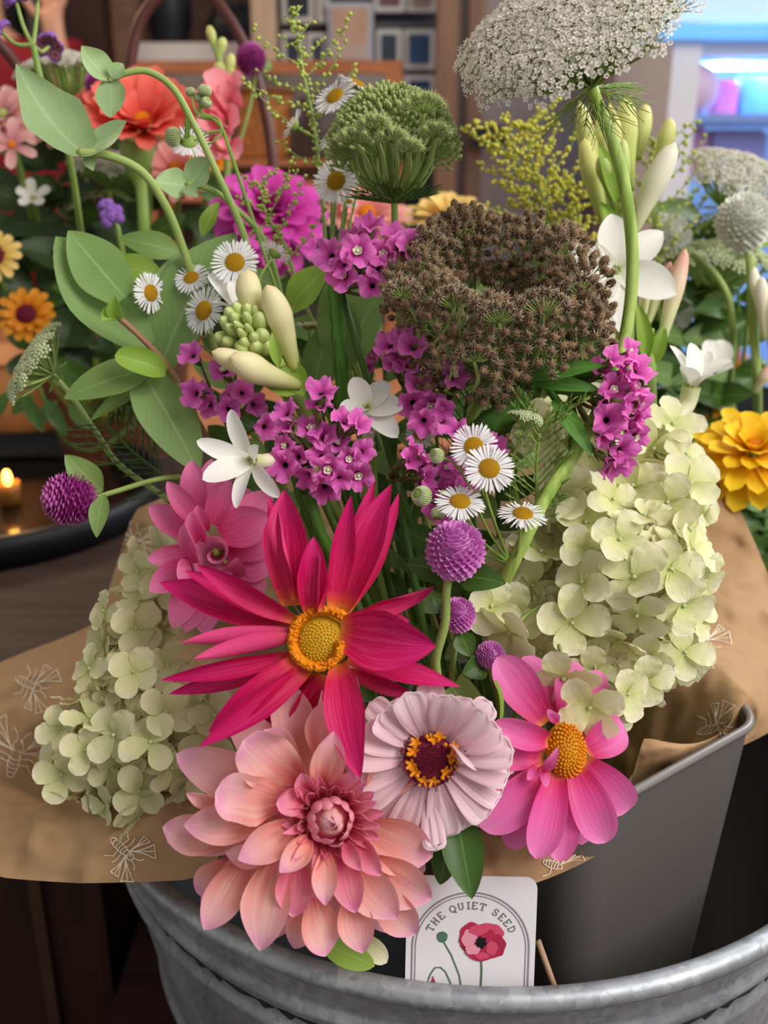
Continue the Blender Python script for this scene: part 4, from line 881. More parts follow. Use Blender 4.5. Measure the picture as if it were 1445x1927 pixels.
mb = MB(); mb.lathe([(.001, -.016), (.008, -.014), (.013, -.008), (.015, -.002)], n=20, M=F4); mb.build('calyx', M['stem'], t)
# rose pink double dahlia
c = (398, 1035, .50); t = thing('dahlia', base_pt(), 'rose pink double dahlia half hidden left of the magenta dahlia', 'dahlia', 'dahlias'); C = P(*c); A = ax(-.25, .25, 1); F4 = frame(C, A)
px_petals(t, c, [(372, 985, 360, 866, 56, dict(d0=.515, d1=.522, cup=.7)), (385, 980, 397, 864, 52, dict(d0=.522, d1=.54)), (380, 990, 314, 906, 48, dict(d0=.508, d1=.505, cup=.9)), (372, 1010, 280, 953, 56, dict(d0=.512, d1=.515, cup=.7)), (370, 1000, 330, 925, 50, dict(d0=.52, d1=.54)),
     (368, 1040, 277, 1052, 46, dict(d0=.508, d1=.505, cup=.8)), (362, 1060, 281, 1112, 62, dict(d0=.508, d1=.50, cup=.9)), (372, 1075, 325, 1182, 56, dict(d0=.51, d1=.502)), (380, 1080, 350, 1190, 56, dict(d0=.512, d1=.505)), (390, 1085, 385, 1195, 60, dict(d0=.512, d1=.506)),
     (398, 985, 432, 900, 56, dict(d0=.506, d1=.503, cup=.9)), (400, 985, 470, 920, 60, dict(d0=.515, d1=.53)), (415, 1005, 514, 975, 84, dict(d0=.508, d1=.50, cup=.7)), (420, 1010, 512, 925, 66, dict(d0=.515, d1=.522)), (425, 1035, 525, 1010, 70, dict(d0=.508, d1=.503)), (430, 1050, 520, 1062, 80, dict(d0=.508, d1=.508)), (420, 1075, 500, 1110, 70, dict(d0=.51, d1=.51)), (405, 1080, 440, 1160, 70, dict(d0=.51, d1=.51)),
     (376, 1020, 360, 962, 52, dict(d0=.50, d1=.488, cup=1.2)), (385, 1000, 372, 950, 44, dict(d0=.50, d1=.494, cup=1.1)), (372, 1060, 347, 985, 50, dict(d0=.497, d1=.486, cup=.9, roll=-.7)), (366, 1075, 333, 1085, 60, dict(d0=.498, d1=.492))], 'pinkdbl', p=1.9, q=1.4)
mb = MB(); rows = []; D = frame(P(402, 1042, .494), ax(.12, .05, 1), 2.2)
for k in range(13):
    u = k/12; rows.append([D @ V(((.25+.75*u**.7)*(.0016+.0125*q)*cos(q*9.5), (.25+.75*u**.7)*(.0016+.0125*q)*1.05*sin(q*9.5), -.024+.026*u-.006*q*u+.0015*sin(q*7)*u)) for q in [j/60 for j in range(61)]])
mb.grid(rows); mb.build('rolled_petal', M['pinkdbl'], t)
mb = MB(); mb.petal(P(425, 1075, .495), P(446, 1048, .485), ax(.6, -.2, 1), 62/F*.49, .8, .4, 1.6, 1.2, .2, cup=.8); mb.petal(P(385, 1080, .495), P(430, 1085, .487), ax(.2, -.4, 1), 50/F*.49, .8, .4, 1.6, 1.2, .2, cup=.8); mb.build('rolled_petal', M['pinkdbl'], t)
stem_to(t, C, A, base_pt(), .002, .0026)
# peach dahlia
c = (618, 1540, .452); A = ax(.22, .10, 1); t = thing('dahlia', base_pt(), 'full peach pink dahlia hanging over the front rim of the tub', 'dahlia', 'dahlias'); C = P(*c); F4 = frame(C, A, .2); u = .452/F
kw = dict(b0=.35, tm=.55, p=1.9, q=1.35)
Lf = lambda f: 1.0
ring(t, F4, 13, .012, 235*u, 92*u, -.12, 'peach', -.022, .1, arch=.14, cup=.5, cup1=.7, ruf=.10, nu=12, nv=8, twj=.3, **kw)
PP = [(461, 1620, 384, 1750, 84, dict(d0=.455, d1=.445, cup=.9, arch=.10)), (522, 1615, 489, 1790, 104, dict(d0=.452, d1=.438, cup=.7, arch=.12, roll=.2)), (590, 1690, 612, 1800, 84, dict(d0=.455, d1=.45, roll=-.5)), (585, 1690, 553, 1785, 64, dict(d0=.46, d1=.458)),
      (662, 1680, 683, 1794, 80, dict(d0=.455, d1=.448, cup=.9)), (715, 1670, 782, 1760, 82, dict(d0=.462, d1=.462)), (695, 1620, 812, 1692, 104, dict(d0=.46, d1=.46)), (685, 1555, 814, 1612, 118, dict(d0=.462, d1=.465)), (662, 1620, 748, 1728, 92, dict(d0=.454, d1=.449, arch=.12)),
      (430, 1575, 306, 1556, 84, dict(d0=.458, d1=.458, arch=.1)), (440, 1620, 370, 1680, 76, dict(d0=.462, d1=.466)), (500, 1535, 346, 1553, 88, dict(d0=.452, d1=.446, cup=.8, arch=.1)), (440, 1520, 350, 1492, 52, dict(d0=.453, d1=.443, cup=1.1, arch=-.1, roll=-.6)),
      (530, 1508, 405, 1490, 98, dict(d0=.450, d1=.438, cup=.5, ruf=.22, rf=2, p=3, q=2)), (560, 1470, 458, 1392, 108, dict(d0=.454, d1=.443, cup=.5, ruf=.25, rf=2, p=3, q=2.2)), (540, 1460, 500, 1372, 96, dict(d0=.458, d1=.455, ruf=.2, p=3, q=2)), (608, 1472, 628, 1376, 82, dict(d0=.450, d1=.440, cup=1.2, arch=.12, p=2.2)), (612, 1430, 612, 1318, 84, dict(d0=.458, d1=.464)), (700, 1500, 770, 1400, 96, dict(d0=.462, d1=.47)),
      (548, 1552, 448, 1618, 86, dict(d0=.447, d1=.434, cup=1.1, arch=.12)), (510, 1610, 424, 1604, 52, dict(d0=.450, d1=.447)), (580, 1578, 526, 1642, 66, dict(d0=.444, d1=.432, cup=1.2, arch=.12)), (560, 1625, 552, 1726, 80, dict(d0=.447, d1=.440, arch=.14, cup=.8, mat='peach_in')), (614, 1605, 612, 1704, 58, dict(d0=.444, d1=.434, cup=1.0, arch=.14)),
      (645, 1605, 668, 1718, 66, dict(d0=.447, d1=.441, arch=.14, mat='peach_in')), (680, 1588, 717, 1648, 54, dict(d0=.446, d1=.438, cup=1.1, mat='peach_in')), (652, 1585, 679, 1638, 44, dict(d0=.443, d1=.435, cup=1.2, mat='peach_in')), (635, 1478, 668, 1448, 42, dict(d0=.446, d1=.437, cup=1.2, mat='peach_in')), (572, 1500, 520, 1512, 56, dict(d0=.446, d1=.436, cup=.8, ruf=.25, p=3, q=2, mat='peach_in')), (580, 1485, 566, 1455, 56, dict(d0=.446, d1=.437, cup=1.4, ruf=.2, p=3, q=2, mat='peach_in'))]
px_petals(t, c, PP, 'peach', b0=.35, tm=.52, p=1.8, q=1.15, cup=.75, arch=.1, twist=.15)
ring(t, F4, 14, .012, 66*u, 46*u, .75, 'peach_in', -.006, .2, arch=.05, arch2=.1, cup=1.8, cup1=1.5, nu=8, nv=8, b0=.6, tm=.5, p=2, q=1.5)
ring(t, F4, 13, .010, 78*u, 36*u, .85, 'peach_in', -.002, .1, arch=.05, arch2=.1, cup=2.0, cup1=1.7, nu=8, nv=8, b0=.6, tm=.5, p=2, q=1.5)
ring(t, F4, 14, .0115, 54*u, 34*u, 1.15, 'peach_in', -.001, .2, arch=-.1, cup=1.5, nu=7, nv=6, b0=.7, tm=.5, p=2, q=1.5)
ring(t, F4, 12, .010, 52*u, 34*u, 1.75, 'peach_in', .001, .5, arch=-.2, cup=1.0, nu=7, nv=6, b0=.7, tm=.5, p=2, q=1.5)
ring(t, F4, 9, .0065, 44*u, 30*u, 1.98, 'peach', .003, .5, arch=-.2, cup=.9, nu=6, nv=5, b0=.7, tm=.5, p=2, q=1.5)
ring(t, F4, 7, .0035, 34*u, 24*u, 1.85, 'peach', .005, .2, arch=-.15, cup=.9, nu=6, nv=5, b0=.7, tm=.5, p=1.8, q=1.2)
mb = MB(); dome(mb, F4 @ Matrix.Translation((0, 0, -.004)), .010, .0145); mb.build('disc', M['peach_in'], t)
stem_to(t, C-A*.01, A, base_pt(), .0022, .003)
# pale pink zinnia
c = (810, 1428, .462); A = ax(.05, .22, 1); t = thing('zinnia', base_pt(), 'pale pink zinnia with a wine red and gold centre', 'zinnia'); C = P(*c); F4 = frame(C, A); u = .462/F
ZP = []
for i in range(21):
    f = 2*pi*i/21+.1; up_ = sin(f); L = 152-26*max(0, up_)+(6 if i % 3 == 0 else 0); ZP.append((810+44*cos(f), 1428-44*sin(f), 810+(L+4*cos(f))*cos(f+RND.uniform(-.06, .06)), 1428-L*sin(f), 62+RND.uniform(-6, 8), dict(d0=.463, d1=.455+.012*max(0, -up_)-.012*max(0, up_)+(i % 2)*.004)))
for i in range(8):
    f = 2*pi*i/8+pi; L = 165; ZP.append((810+40*cos(f), 1430-40*sin(f), 810+L*cos(f), 1430-(L-14*max(0, sin(f)))*sin(f), 54, dict(d0=.468, d1=.470)))
px_petals(t, c, ZP, 'palepink', b0=.3, tm=.80, p=3.0, q=2.2, nv=18, nu=14, arch=.08, cup=.3, notch=.05, pf=2.5, pleat=.045, ruf=.05, ty=.2)
px_petals(t, c, [(850, 1400, 895, 1450, 40, dict(d0=.455, d1=.447, tx=.9, tz=.4, b0=.6)), (805, 1500, 820, 1602, 46, dict(d0=.464, d1=.458))], 'palepink', b0=.3, tm=.8, p=3, q=2.2, nv=12, notch=.1, pf=3, pleat=.07)
mb = MB(); dome(mb, F4 @ Matrix.Translation((0, 0, -.002)), .0130, .0085); mb.build('disc', M['maroon'], t)
mb = MB()
for i in range(110):
    r = .0062*sqrt((i+.5)/110); f = i*2.39996; n = (F4.to_3x3() @ V((cos(f)*r*60, sin(f)*r*60, 1))).normalized(); p = F4 @ V((r*cos(f), r*sin(f), .0085*sqrt(1-(r/.013)**2)-.002)); mb.tube([p, p+n*.0022], .0004, .0001, 4)
mb.build('bristle_cone', M['wine'], t)
mb = MB()
for i in range(70):
    f = i*2.39996; r = .0085+.0060*((i*.618) % 1); p = F4 @ V((r*cos(f), r*sin(f), .004-.5*(r-.0085))); n = (F4.to_3x3() @ V((cos(f)*.8, sin(f)*.8, 1))).normalized(); mb.tube(cr([p, p+n*.0025+jit(.001), p+n*.004+jit(.002)], 3), .0004, .0003, 4)
mb.build('bract_ring', M['maroon'], t)
for i in range(17):
    f = 2*pi*i/17+RND.uniform(-.15, .15); r = .0095+RND.uniform(-.0012, .002); n = (F4.to_3x3() @ V((cos(f)*.45, sin(f)*.45, 1))).normalized(); p = F4 @ V((r*cos(f), r*sin(f), .0055)); mb = MB()
    if i % 3 == 2: mb.ball(p+n*.0012, .0011, n, 1.2, 8, 6)
    else:
        for k in range(5): v = n.orthogonal().normalized(); v.rotate(Matrix.Rotation(k*1.2566, 3, n)); mb.petal(p, p+(v+n*.5)*.0032, n, .0017, .5, .5, 2, 1.6, nu=4, nv=3)
    mb.build('gold_floret', M['discgold'], t)
stem_to(t, C-A*.006, A, base_pt(), .002, .0026)
# hot pink dahlia right
c = (1066, 1412, .474); A = ax(.22, .12, 1); t = thing('dahlia', base_pt(), 'bright pink open dahlia with an orange yellow disc under the right hydrangea', 'dahlia', 'dahlias'); C = P(*c); F4 = frame(C, A)
px_petals(t, c, [(1028, 1360, 935, 1236, 84, dict(d0=.482, d1=.49, cup=.7)), (1050, 1350, 985, 1235, 70, dict(d0=.486, d1=.497)), (1071, 1360, 1078, 1243, 66, dict(d0=.484, d1=.49)), (1090, 1365, 1130, 1262, 66, dict(d0=.486, d1=.492)),
     (1032, 1392, 926, 1362, 66, dict(d0=.472, d1=.462, cup=1.1, arch=.16)), (1022, 1424, 886, 1400, 70, dict(d0=.475, d1=.468, cup=.7, arch=.1)), (1030, 1445, 904, 1558, 88, dict(d0=.476, d1=.466, cup=.7, arch=.12)), (1020, 1450, 880, 1480, 56, dict(d0=.482, d1=.484)),
     (1044, 1455, 1008, 1616, 82, dict(d0=.474, d1=.458, cup=1.0, arch=.1)), (1060, 1460, 1052, 1622, 72, dict(d0=.477, d1=.466, cup=.8, arch=.08)), (1082, 1448, 1140, 1586, 84, dict(d0=.474, d1=.466, cup=.7, arch=.12)), (1072, 1455, 1095, 1590, 66, dict(d0=.48, d1=.478)),
     (1098, 1434, 1184, 1524, 84, dict(d0=.476, d1=.476, cup=.6, arch=.14)), (1102, 1412, 1172, 1362, 80, dict(d0=.478, d1=.486, cup=.6, arch=.1)), (1100, 1390, 1160, 1310, 70, dict(d0=.482, d1=.49)), (1000, 1520, 956, 1596, 58, dict(d0=.487, d1=.49))],
     'hotpink', b0=.45, tm=.58, p=2.3, q=1.7, twist=.12)
px_petals(t, c, [(1018, 1448, 1050, 1406, 26, dict(d0=.466, d1=.456, cup=1.0, arch=.25)), (1024, 1446, 1028, 1482, 18, dict(d0=.464, d1=.460)), (1010, 1440, 992, 1468, 26, dict(d0=.466, d1=.463, cup=1.1)), (1040, 1360, 1046, 1340, 22, dict(d0=.466, d1=.462)), (1050, 1362, 1030, 1335, 18, dict(d0=.466, d1=.462))], 'hotpink', b0=.5, name='petaloid')
Fd = F4 @ Matrix.Diagonal((.82, 1.12, 1, 1)); mb = MB(); dome(mb, Fd @ Matrix.Translation((0, 0, -.003)), .0115, .010); mb.build('disc', M['yellow'], t)
mb = MB()
for i in range(150):
    r = .0118*sqrt((i+.5)/150); f = i*2.39996; z = .010*sqrt(max(0, 1-(r/.0122)**2))-.003; mb.ball(Fd @ V((r*cos(f), r*sin(f), z)), .0006+.0004*(r/.0118), A, 1.5, 5, 3)
mb.build('floret_ring', M['discgold'], t); stem_to(t, C-A*.008, A, base_pt(), .002, .0026)
# hydrangeas
hydrangea('cream green hydrangea spilling over the left paper, lower left of the bouquet', [(300, 1080, 62, .03), (250, 1185, 72, .015), (245, 1290, 96, .0), (190, 1395, 90, .0), (300, 1380, 112, -.005), (255, 1480, 72, -.005), (395, 1395, 50, -.01), (150, 1440, 58, 0)], .530, 92, 'hydr2', base_pt(), 98, 3, (330, 1330, .55),
          [((270, 1560, .515), (0, -.3, 1)), ((345, 1480, .51), (.2, -.2, 1)), ((405, 1345, .505), (.3, .3, 1)), ((385, 1450, .505), (.2, .3, 1))])
hydrangea('large cream green hydrangea on the right side of the bouquet', [(1245, 850, 62, .03), (1120, 840, 90, .035), (1035, 800, 46, .035), (1235, 960, 92, .01), (1110, 970, 100, .01), (1000, 1080, 72, .01), (1185, 1085, 140, -.012), (1080, 1165, 110, -.005), (1225, 1190, 90, -.005), (1130, 1270, 70, -.01), (985, 1160, 60, 0)], .545, 104, 'hydr', base_pt(), 100, 5, (1070, 1180, .57),
          [((1110, 1330, .478), (0, -.1, 1)), ((1180, 1305, .49), (.2, 0, 1)), ((1060, 1275, .488), (-.2, -.2, 1)), ((1215, 1280, .505), (.3, -.3, 1)), ((1290, 1090, .53), (.6, 0, 1)), ((1275, 1160, .53), (.5, -.2, 1)), ((925, 1140, .515), (-.3, .1, 1)), ((960, 1190, .51), (-.2, -.1, 1)), ((1290, 985, .55), (.6, .2, 1)), ((1215, 890, .56), (.1, .5, 1))])
# globe amaranth
gomphrena('purple pink globe amaranth ball in front, just under the white daisies', (857, 1037, .472), 57, (.05, .85, .55), base_pt(), 'gomph', [((850, 1075, .485), (765, 1062, .485), 62, dict(mat='leaf_dark')), ((860, 1082, .48), (952, 1098, .465), 60, dict(mat='leaf_dark'))], [(843, 1095, .478), (838, 1170, .482), (820, 1250, .49)], r=.0021)
gomphrena('small purple pink globe amaranth behind the curved stem below the front ball', (862, 1158, .50), 34, (.02, .85, .5), base_pt(), 'gomph', [((865, 1190, .502), (885, 1235, .50), 46, dict(mat='leaf_dark')), ((850, 1150, .51), (815, 1120, .51), 40, dict(mat='leaf_dark'))])
gomphrena('smallest purple pink globe amaranth tucked under the right hydrangea', (922, 1233, .505), 27, (.2, .5, .8), base_pt(), 'gomph', [((915, 1250, .507), (870, 1268, .50), 50, dict(mat='leaf_dark'))])
gomphrena('deep magenta globe amaranth leaning out over the black tray', (132, 938, .545), 52, (-1, .05, .35), base_pt(), 'gomph_deep', [((192, 925, .55), (122, 856, .54), 58, dict(mat='leaf_olive')), ((195, 930, .545), (182, 1012, .535), 40, dict(mat='leaf_olive'))], [(200, 930, .555), (345, 898, .58), (520, 960, .60)])
# daisies
daisy_spray('front spray of four white daisies with three buds above the pink ball flower', base_pt(),
    [((892, 840, .492), 46, (.0, .12, 1), 0), ((921, 881, .486), 50, (.05, .35, 1), 0), ((866, 943, .486), 49, (.05, .8, .75), 1), ((984, 966, .488), 48, (.05, .95, .6), 1)],
    [((822, 858, .492), 14, (-.8, .3, .6)), ((794, 934, .49), 19, (-.7, .3, .7)), ((824, 966, .487), 13, (-.2, -.9, .3))], (960, 1060, .53), group='white daisy sprays')
daisy_spray('spray of white daisies around the cream tuberose bud head', base_pt(),
    [((442, 493, .556), 46, (.1, .15, 1), 0), ((383, 584, .56), 47, (-.6, .15, 1), 0), ((360, 522, .572), 36, (-.2, .5, .9), 1), ((284, 551, .57), 40, (.75, -.05, .5), 1), ((517, 476, .56), 32, (.4, .85, -.25), 2)], [], (560, 760, .60), group='white daisy sprays')
daisy_spray('spray of white daisies left of the green seed head', base_pt(),
    [((630, 180, .60), 44, (-.45, .45, .8), 0), ((672, 158, .605), 42, (.35, .75, .35), 0), ((552, 236, .61), 33, (-.75, .45, .1), 2), ((632, 250, .605), 42, (-.6, .5, .6), 1), ((632, 340, .60), 46, (-.3, .1, 1), 0), ((655, 378, .62), 20, (.2, .5, .6), 1)], [], (620, 560, .61), group='white daisy sprays')
daisy_spray('single back-facing white daisy on a thin bent stalk over the coral zinnia', base_pt(),
    [((356, 268, .585), 42, (-.1, -.45, -.75), 0, (350, 260, .578))], [((326, 258, .580), 17, (-1, .1, .2)), ((358, 173, .58), 9, (-.3, 1, .2)), ((385, 171, .58), 12, (.2, 1, .2)), ((388, 193, .58), 10, (.5, .3, .6)), ((374, 184, .583), 9, (0, .5, .6)), ((368, 310, .58), 10, (0, -1, .4))], (420, 246, .583), group='white daisy sprays')
daisy_spray('small white daisy seen from the side behind the tuberose buds', base_pt(), [((581, 612, .60), 33, (-.05, 1, .15), 2)], [], (600, 740, .61), group='white daisy sprays')
daisy_spray('small half-hidden white daisy right of the left star flower', base_pt(), [((790, 820, .56), 30, (.2, .5, .6), 1)], [], (800, 950, .57), group='white daisy sprays')
# statice
J_ = (650, 600, .585)
def sgroup(): pass
statice('magenta statice sprig under the green seed head stem', [(697, 431), (663, 452), (625, 483), (649, 497), (673, 476), (742, 452), (770, 469), (718, 483), (701, 538), (749, 473), (649, 520), (690, 455), (712, 505)], .535, 26, (640, 545, .56), base_pt(), seed=1)
t_ = statice('large magenta statice sprig above the magenta dahlia', [(604, 743), (600, 772), (541, 781), (543, 808), (586, 812), (645, 798), (670, 801), (631, 836), (604, 860), (680, 850), (618, 884), (583, 891), (638, 898), (673, 891), (611, 915), (562, 860), (540, 838), (537, 875), (610, 825), (655, 862)], .512, 25, (590, 900, .54), base_pt(), seed=2)
winged(t_, [(552, 870, .535), (565, 930, .54), (600, 1020, .55), (640, 1080, .56)], 20, seed=1)
statice('magenta statice sprig between the left star flower and the brown seed head', [(735, 653), (756, 672), (777, 656), (773, 691), (848, 708), (787, 729), (777, 758), (811, 763), (798, 791), (829, 769), (745, 690), (820, 790), (760, 640)], .528, 25, (760, 720, .55), base_pt(), seed=3)
statice('small magenta statice sprig facing right beside the daisy buds', [(775, 845), (790, 862), (782, 885), (797, 878), (786, 905), (766, 868), (798, 900)], .512, 22, (740, 890, .535), base_pt(), (.9, .1, .5), seed=4)
statice('magenta statice sprig behind the front daisies', [(846, 905), (842, 880), (880, 902), (832, 930), (860, 918), (818, 945), (856, 815), (872, 832), (930, 842), (828, 962), (865, 880)], .515, 22, (850, 960, .54), base_pt(), seed=5)
t_ = statice('bright magenta statice sprig on the far right in front of the tuberose stem', [(1149, 678), (1179, 667), (1194, 700), (1164, 702), (1187, 733), (1136, 757), (1171, 759), (1200, 760), (1141, 791), (1179, 797), (1192, 819), (1134, 816), (1164, 846), (1140, 866), (1128, 700), (1196, 786), (1150, 735), (1160, 870)], .505, 27, (1075, 720, .53), base_pt(), (.55, -.1, .8), seed=6)
winged(t_, [(1128, 690, .512), (1060, 705, .52), (1000, 718, .53)], 34, seed=3); winged(t_, [(1115, 745, .515), (1040, 725, .525), (995, 715, .53)], 26, seed=2); winged(t_, [(1115, 850, .51), (1085, 810, .515), (1035, 735, .525)], 16, seed=5); winged(t_, [(1010, 712, .522), (960, 765, .525), (905, 810, .53), (870, 880, .555)], 46, seed=4); leaf(t_, (990, 712, .518), (1140, 688, .498), 38, 'wing', cup=.5, b0=.3); leaf(t_, (1000, 720, .518), (1128, 735, .505), 34, 'wing', cup=.5, b0=.3); leaf(t_, (1040, 755, .515), (1115, 860, .50), 38, 'wing', cup=.6, b0=.25)
statice('scattered magenta statice sprig left of the cream tuberose bud head', [(364, 671), (424, 701), (371, 741), (396, 761), (441, 751), (476, 761), (497, 803), (385, 745), (430, 770), (455, 740)], .560, 23, (450, 840, .585), base_pt(), seed=7)
t_ = statice('tiny dull purple statice sprig deep behind the left star flower', [(690, 655), (702, 668), (712, 650), (690, 690), (670, 660), (725, 640)], .60, 12, (690, 760, .61), base_pt(), seed=8)
s_ = thing('statice_stalk', base_pt(), 'dark green winged stalk standing below the top statice sprig', 'stalk'); winged(s_, [(628, 520, .55), (634, 600, .555), (642, 700, .565), (650, 860, .585), (690, 1020, .60)], 26, seed=2)
winged(s_, [(575, 930, .53), (610, 1020, .54), (645, 1090, .56)], 24, seed=6)
# tuberose bud head, left
t = thing('tuberose', base_pt(), 'tuberose stalk with tight green buds ringed by long cream buds', 'tuberose', 'tuberose stalks'); HC = P(452, 618, .525); HA = ax(-.25, .35, 1)
stem(t, [P(455, 625, .545), P(540, 720, .56), P(570, 770, .58), P(640, 1000, .62), base_pt()], .0055, .004, 'stem_pale')
for i, (x, y, l, r) in enumerate([(448, 620, 18, 9), (462, 610, 16, 8), (440, 605, 20, 9), (455, 640, 26, 12), (475, 630, 26, 12), (425, 612, 30, 12), (435, 590, 30, 13), (460, 588, 28, 11), (415, 598, 34, 14), (425, 580, 34, 15), (405, 632, 46, 16), (420, 640, 44, 14), (448, 650, 40, 15), (478, 648, 36, 15), (492, 625, 48, 16), (487, 590, 44, 17), (462, 572, 36, 13), (478, 575, 34, 13), (502, 650, 36, 15), (440, 570, 36, 14)]):
    e = P(x, y, .512+.0003*math.hypot(x-452, y-615)); a = P(452+(x-452)*.35+26, 618+(y-618)*.35+30, .552); mb = MB(); tube_bud(mb, a, e, r*1.15/F*.52, tip=.5); mb.build('bud', M['budgreen'], t)
for a, m_, e, r, mt in [((530, 690, .545), (470, 560, .535), (466, 506, .53), 25, 'cream'), ((555, 695, .548), (530, 610, .535), (502, 536, .522), 27, 'cream'), ((540, 710, .545), (470, 690, .53), (398, 662, .518), 22, 'cream'), ((560, 725, .55), (490, 700, .527), (434, 672, .510), 28, 'cream')]:
    mb = MB(); a = P(*a); e = P(*e); tube_bud(mb, a, e, r/F*.53, bend=P(*m_)-a.lerp(e, .5)); mb.build('long_bud', M[mt], t)
leaf(t, (572, 742, .552), (520, 660, .545), 56, 'leaf_lime', cup=.9, name='bract'); leaf(t, (560, 738, .55), (480, 712, .54), 50, 'leaf_lime', cup=.9, name='bract'); leaf(t, (525, 690, .53), (512, 625, .525), 26, 'leaf_lime', cup=.8, name='bract')
tuberose_flower(t, (470, 600, .56), (-.4, .8, .4), [(392, 515, .56), (430, 530, .552), (400, 570, .55), (455, 560, .548)], None, 44, throat=False)
# star flowers
t = thing('tuberose_bloom', base_pt(), 'white six-petalled star flower left, above the rose pink dahlia', 'tuberose', 'white star flowers')
tuberose_flower(t, (474, 868, .497), (-.5, -.05, 1), [(434, 770, .497, dict(w=40)), (370, 829, .49, dict(w=38, roll=.3)), (381, 903, .483, dict(w=48)), (445, 957, .482, dict(w=34)), (527, 936, .484, dict(w=34)), (486, 838, .483, dict(w=28))], (560, 850, .54), 46)
stem(t, [P(560, 850, .54), P(600, 900, .57), BASE], .0025, .003)
t = thing('tuberose_bloom', base_pt(), 'white star flower left of the brown seed head, turned upward', 'tuberose', 'white star flowers')
tuberose_flower(t, (690, 768, .545), (-.2, .5, 1), [(664, 710, .54), (734, 722, .54, dict(w=50)), (758, 770, .53, dict(w=54)), (748, 824, .525, dict(w=46)), (640, 772, .53, dict(w=40)), (650, 815, .535)], (690, 850, .57), 46)
stem(t, [P(690, 850, .57), P(710, 950, .60), BASE], .0025, .003)
t = thing('tuberose_bloom', base_pt(), 'white open star flower behind the ridged stem on the right', 'tuberose', 'white star flowers')
tuberose_flower(t, (1160, 508, .60), (-.05, .05, 1), [(1150, 402, .595, dict(w=70, q=1.3, p=1.9)), (1248, 436, .60, dict(w=60, q=1.2, p=1.8)), (1273, 554, .59, dict(w=76, q=1.3, p=1.9)), (1166, 626, .59, dict(w=58, q=1.25, p=1.8)), (1088, 585, .59, dict(w=68, q=1.3, p=1.9)), (1062, 473, .595, dict(w=66, q=1.3, p=1.9))], (1165, 620, .66), 56)
stem(t, [P(1165, 620, .66), P(1150, 800, .66), BASE], .0025, .003)
t = thing('tuberose_bloom', base_pt(), 'blush-tipped white trumpet flower right of the magenta statice', 'tuberose', 'white star flowers')
tuberose_flower(t, (1300, 730, .60), (.15, .95, .3), [(1260, 650, .605, dict(w=44)), (1300, 645, .60, dict(w=46)), (1378, 678, .60, dict(w=54, mat=None) if False else dict(w=54)), (1345, 706, .59, dict(w=40)), (1290, 690, .585, dict(w=44)), (1330, 660, .615)], (1250, 820, .60), 46, tr=.0058)
stem(t, [P(1250, 820, .60), P(1215, 930, .60), BASE], .003, .003)
# tuberose stalk with pink-tipped bud, right
t = thing('tuberose', base_pt(), 'tuberose stalk with a pink-tipped bud behind the open star flower', 'tuberose', 'tuberose stalks')
stem(t, [P(1218, 620, .63), P(1222, 700, .63), P(1222, 800, .625), BASE], .0045, .004, 'stem_pale')
for a, e, r, mt in [((1238, 668, .63), (1290, 468, .62), 17, 'budpink'), ((1215, 620, .63), (1262, 492, .63), 12, 'budpink'), ((1210, 610, .63), (1232, 490, .635), 9, 'budpink'), ((1205, 610, .635), (1215, 500, .64), 8, 'budpink'), ((1180, 640, .64), (1148, 540, .64), 12, 'budwhite'), ((1150, 690, .63), (1140, 600, .63), 14, 'budwhite')]:
    mb = MB(); tube_bud(mb, P(*a), P(*e), r/F*.63); mb.build('long_bud', M[mt], t)
leaf(t, (1225, 690, .63), (1250, 610, .625), 36, 'leaf_lime', cup=1.1, name='bract'); leaf(t, (1215, 680, .625), (1198, 570, .62), 40, 'leaf_lime', cup=1.1, name='bract')
# tall tuberose bud stalk behind the white umbel stem
t = thing('tuberose', base_pt(), 'tall tuberose stalk of fat yellow-green buds behind the large white umbel', 'tuberose', 'tuberose stalks')
stem(t, [P(1165, 330, .66), P(1170, 440, .66), P(1180, 620, .66), P(1150, 900, .66), BASE], .006, .004, 'stem_pale')
for a, e, r, mt in [((1150, 420, .65), (1090, 190, .63), 19, 'budyel'), ((1160, 410, .65), (1125, 220, .645), 16, 'budyel'), ((1140, 430, .645), (1098, 260, .63), 20, 'budyel'), ((1165, 400, .65), (1147, 195, .65), 15, 'budyel'), ((1185, 360, .65), (1178, 182, .64), 23, 'budyel'), ((1170, 380, .64), (1158, 215, .63), 14, 'budyel'), ((1200, 300, .68), (1215, 195, .68), 18, 'budyel'), ((1225, 330, .67), (1262, 222, .66), 17, 'budyel'), ((1190, 440, .64), (1270, 268, .62), 24, 'budwhite'), ((1150, 370, .63), (1132, 290, .615), 18, 'budgreen'), ((1185, 400, .635), (1172, 260, .63), 13, 'budgreen')]:
    mb = MB(); a = P(*a); e = P(*e); tube_bud(mb, a, e, r/F*.64, bend=jit(.002)); mb.build('long_bud', M[mt], t)
leaf(t, (1158, 380, .625), (1125, 272, .612), 46, 'leaf_lime', cup=1.2, name='bract'); leaf(t, (1165, 470, .64), (1130, 380, .635), 44, 'leaf_lime', cup=1.2, name='bract')
# large white umbel
Aw = (R @ V((-.40, .62, .68))).normalized()
pts = disc_pts(84, .0575, .012, .036, .75)
umbel('large flat white wild carrot umbel leaning at the top right', P(1113, 165, .515), Aw, pts, UW, .0122, [(1130, 210, .515), (1160, 290, .52), (1183, 400, .525), (1190, 500, .53), (1182, 600, .533), (1160, 690, .53), (1090, 840, .515), (1030, 930, .508), (985, 1020, .508), (950, 1090, .518), (925, 1140, .545)], BASE, bracts=12, bl=.026, sr=.0033, seed=3, bract_dir=-.55)
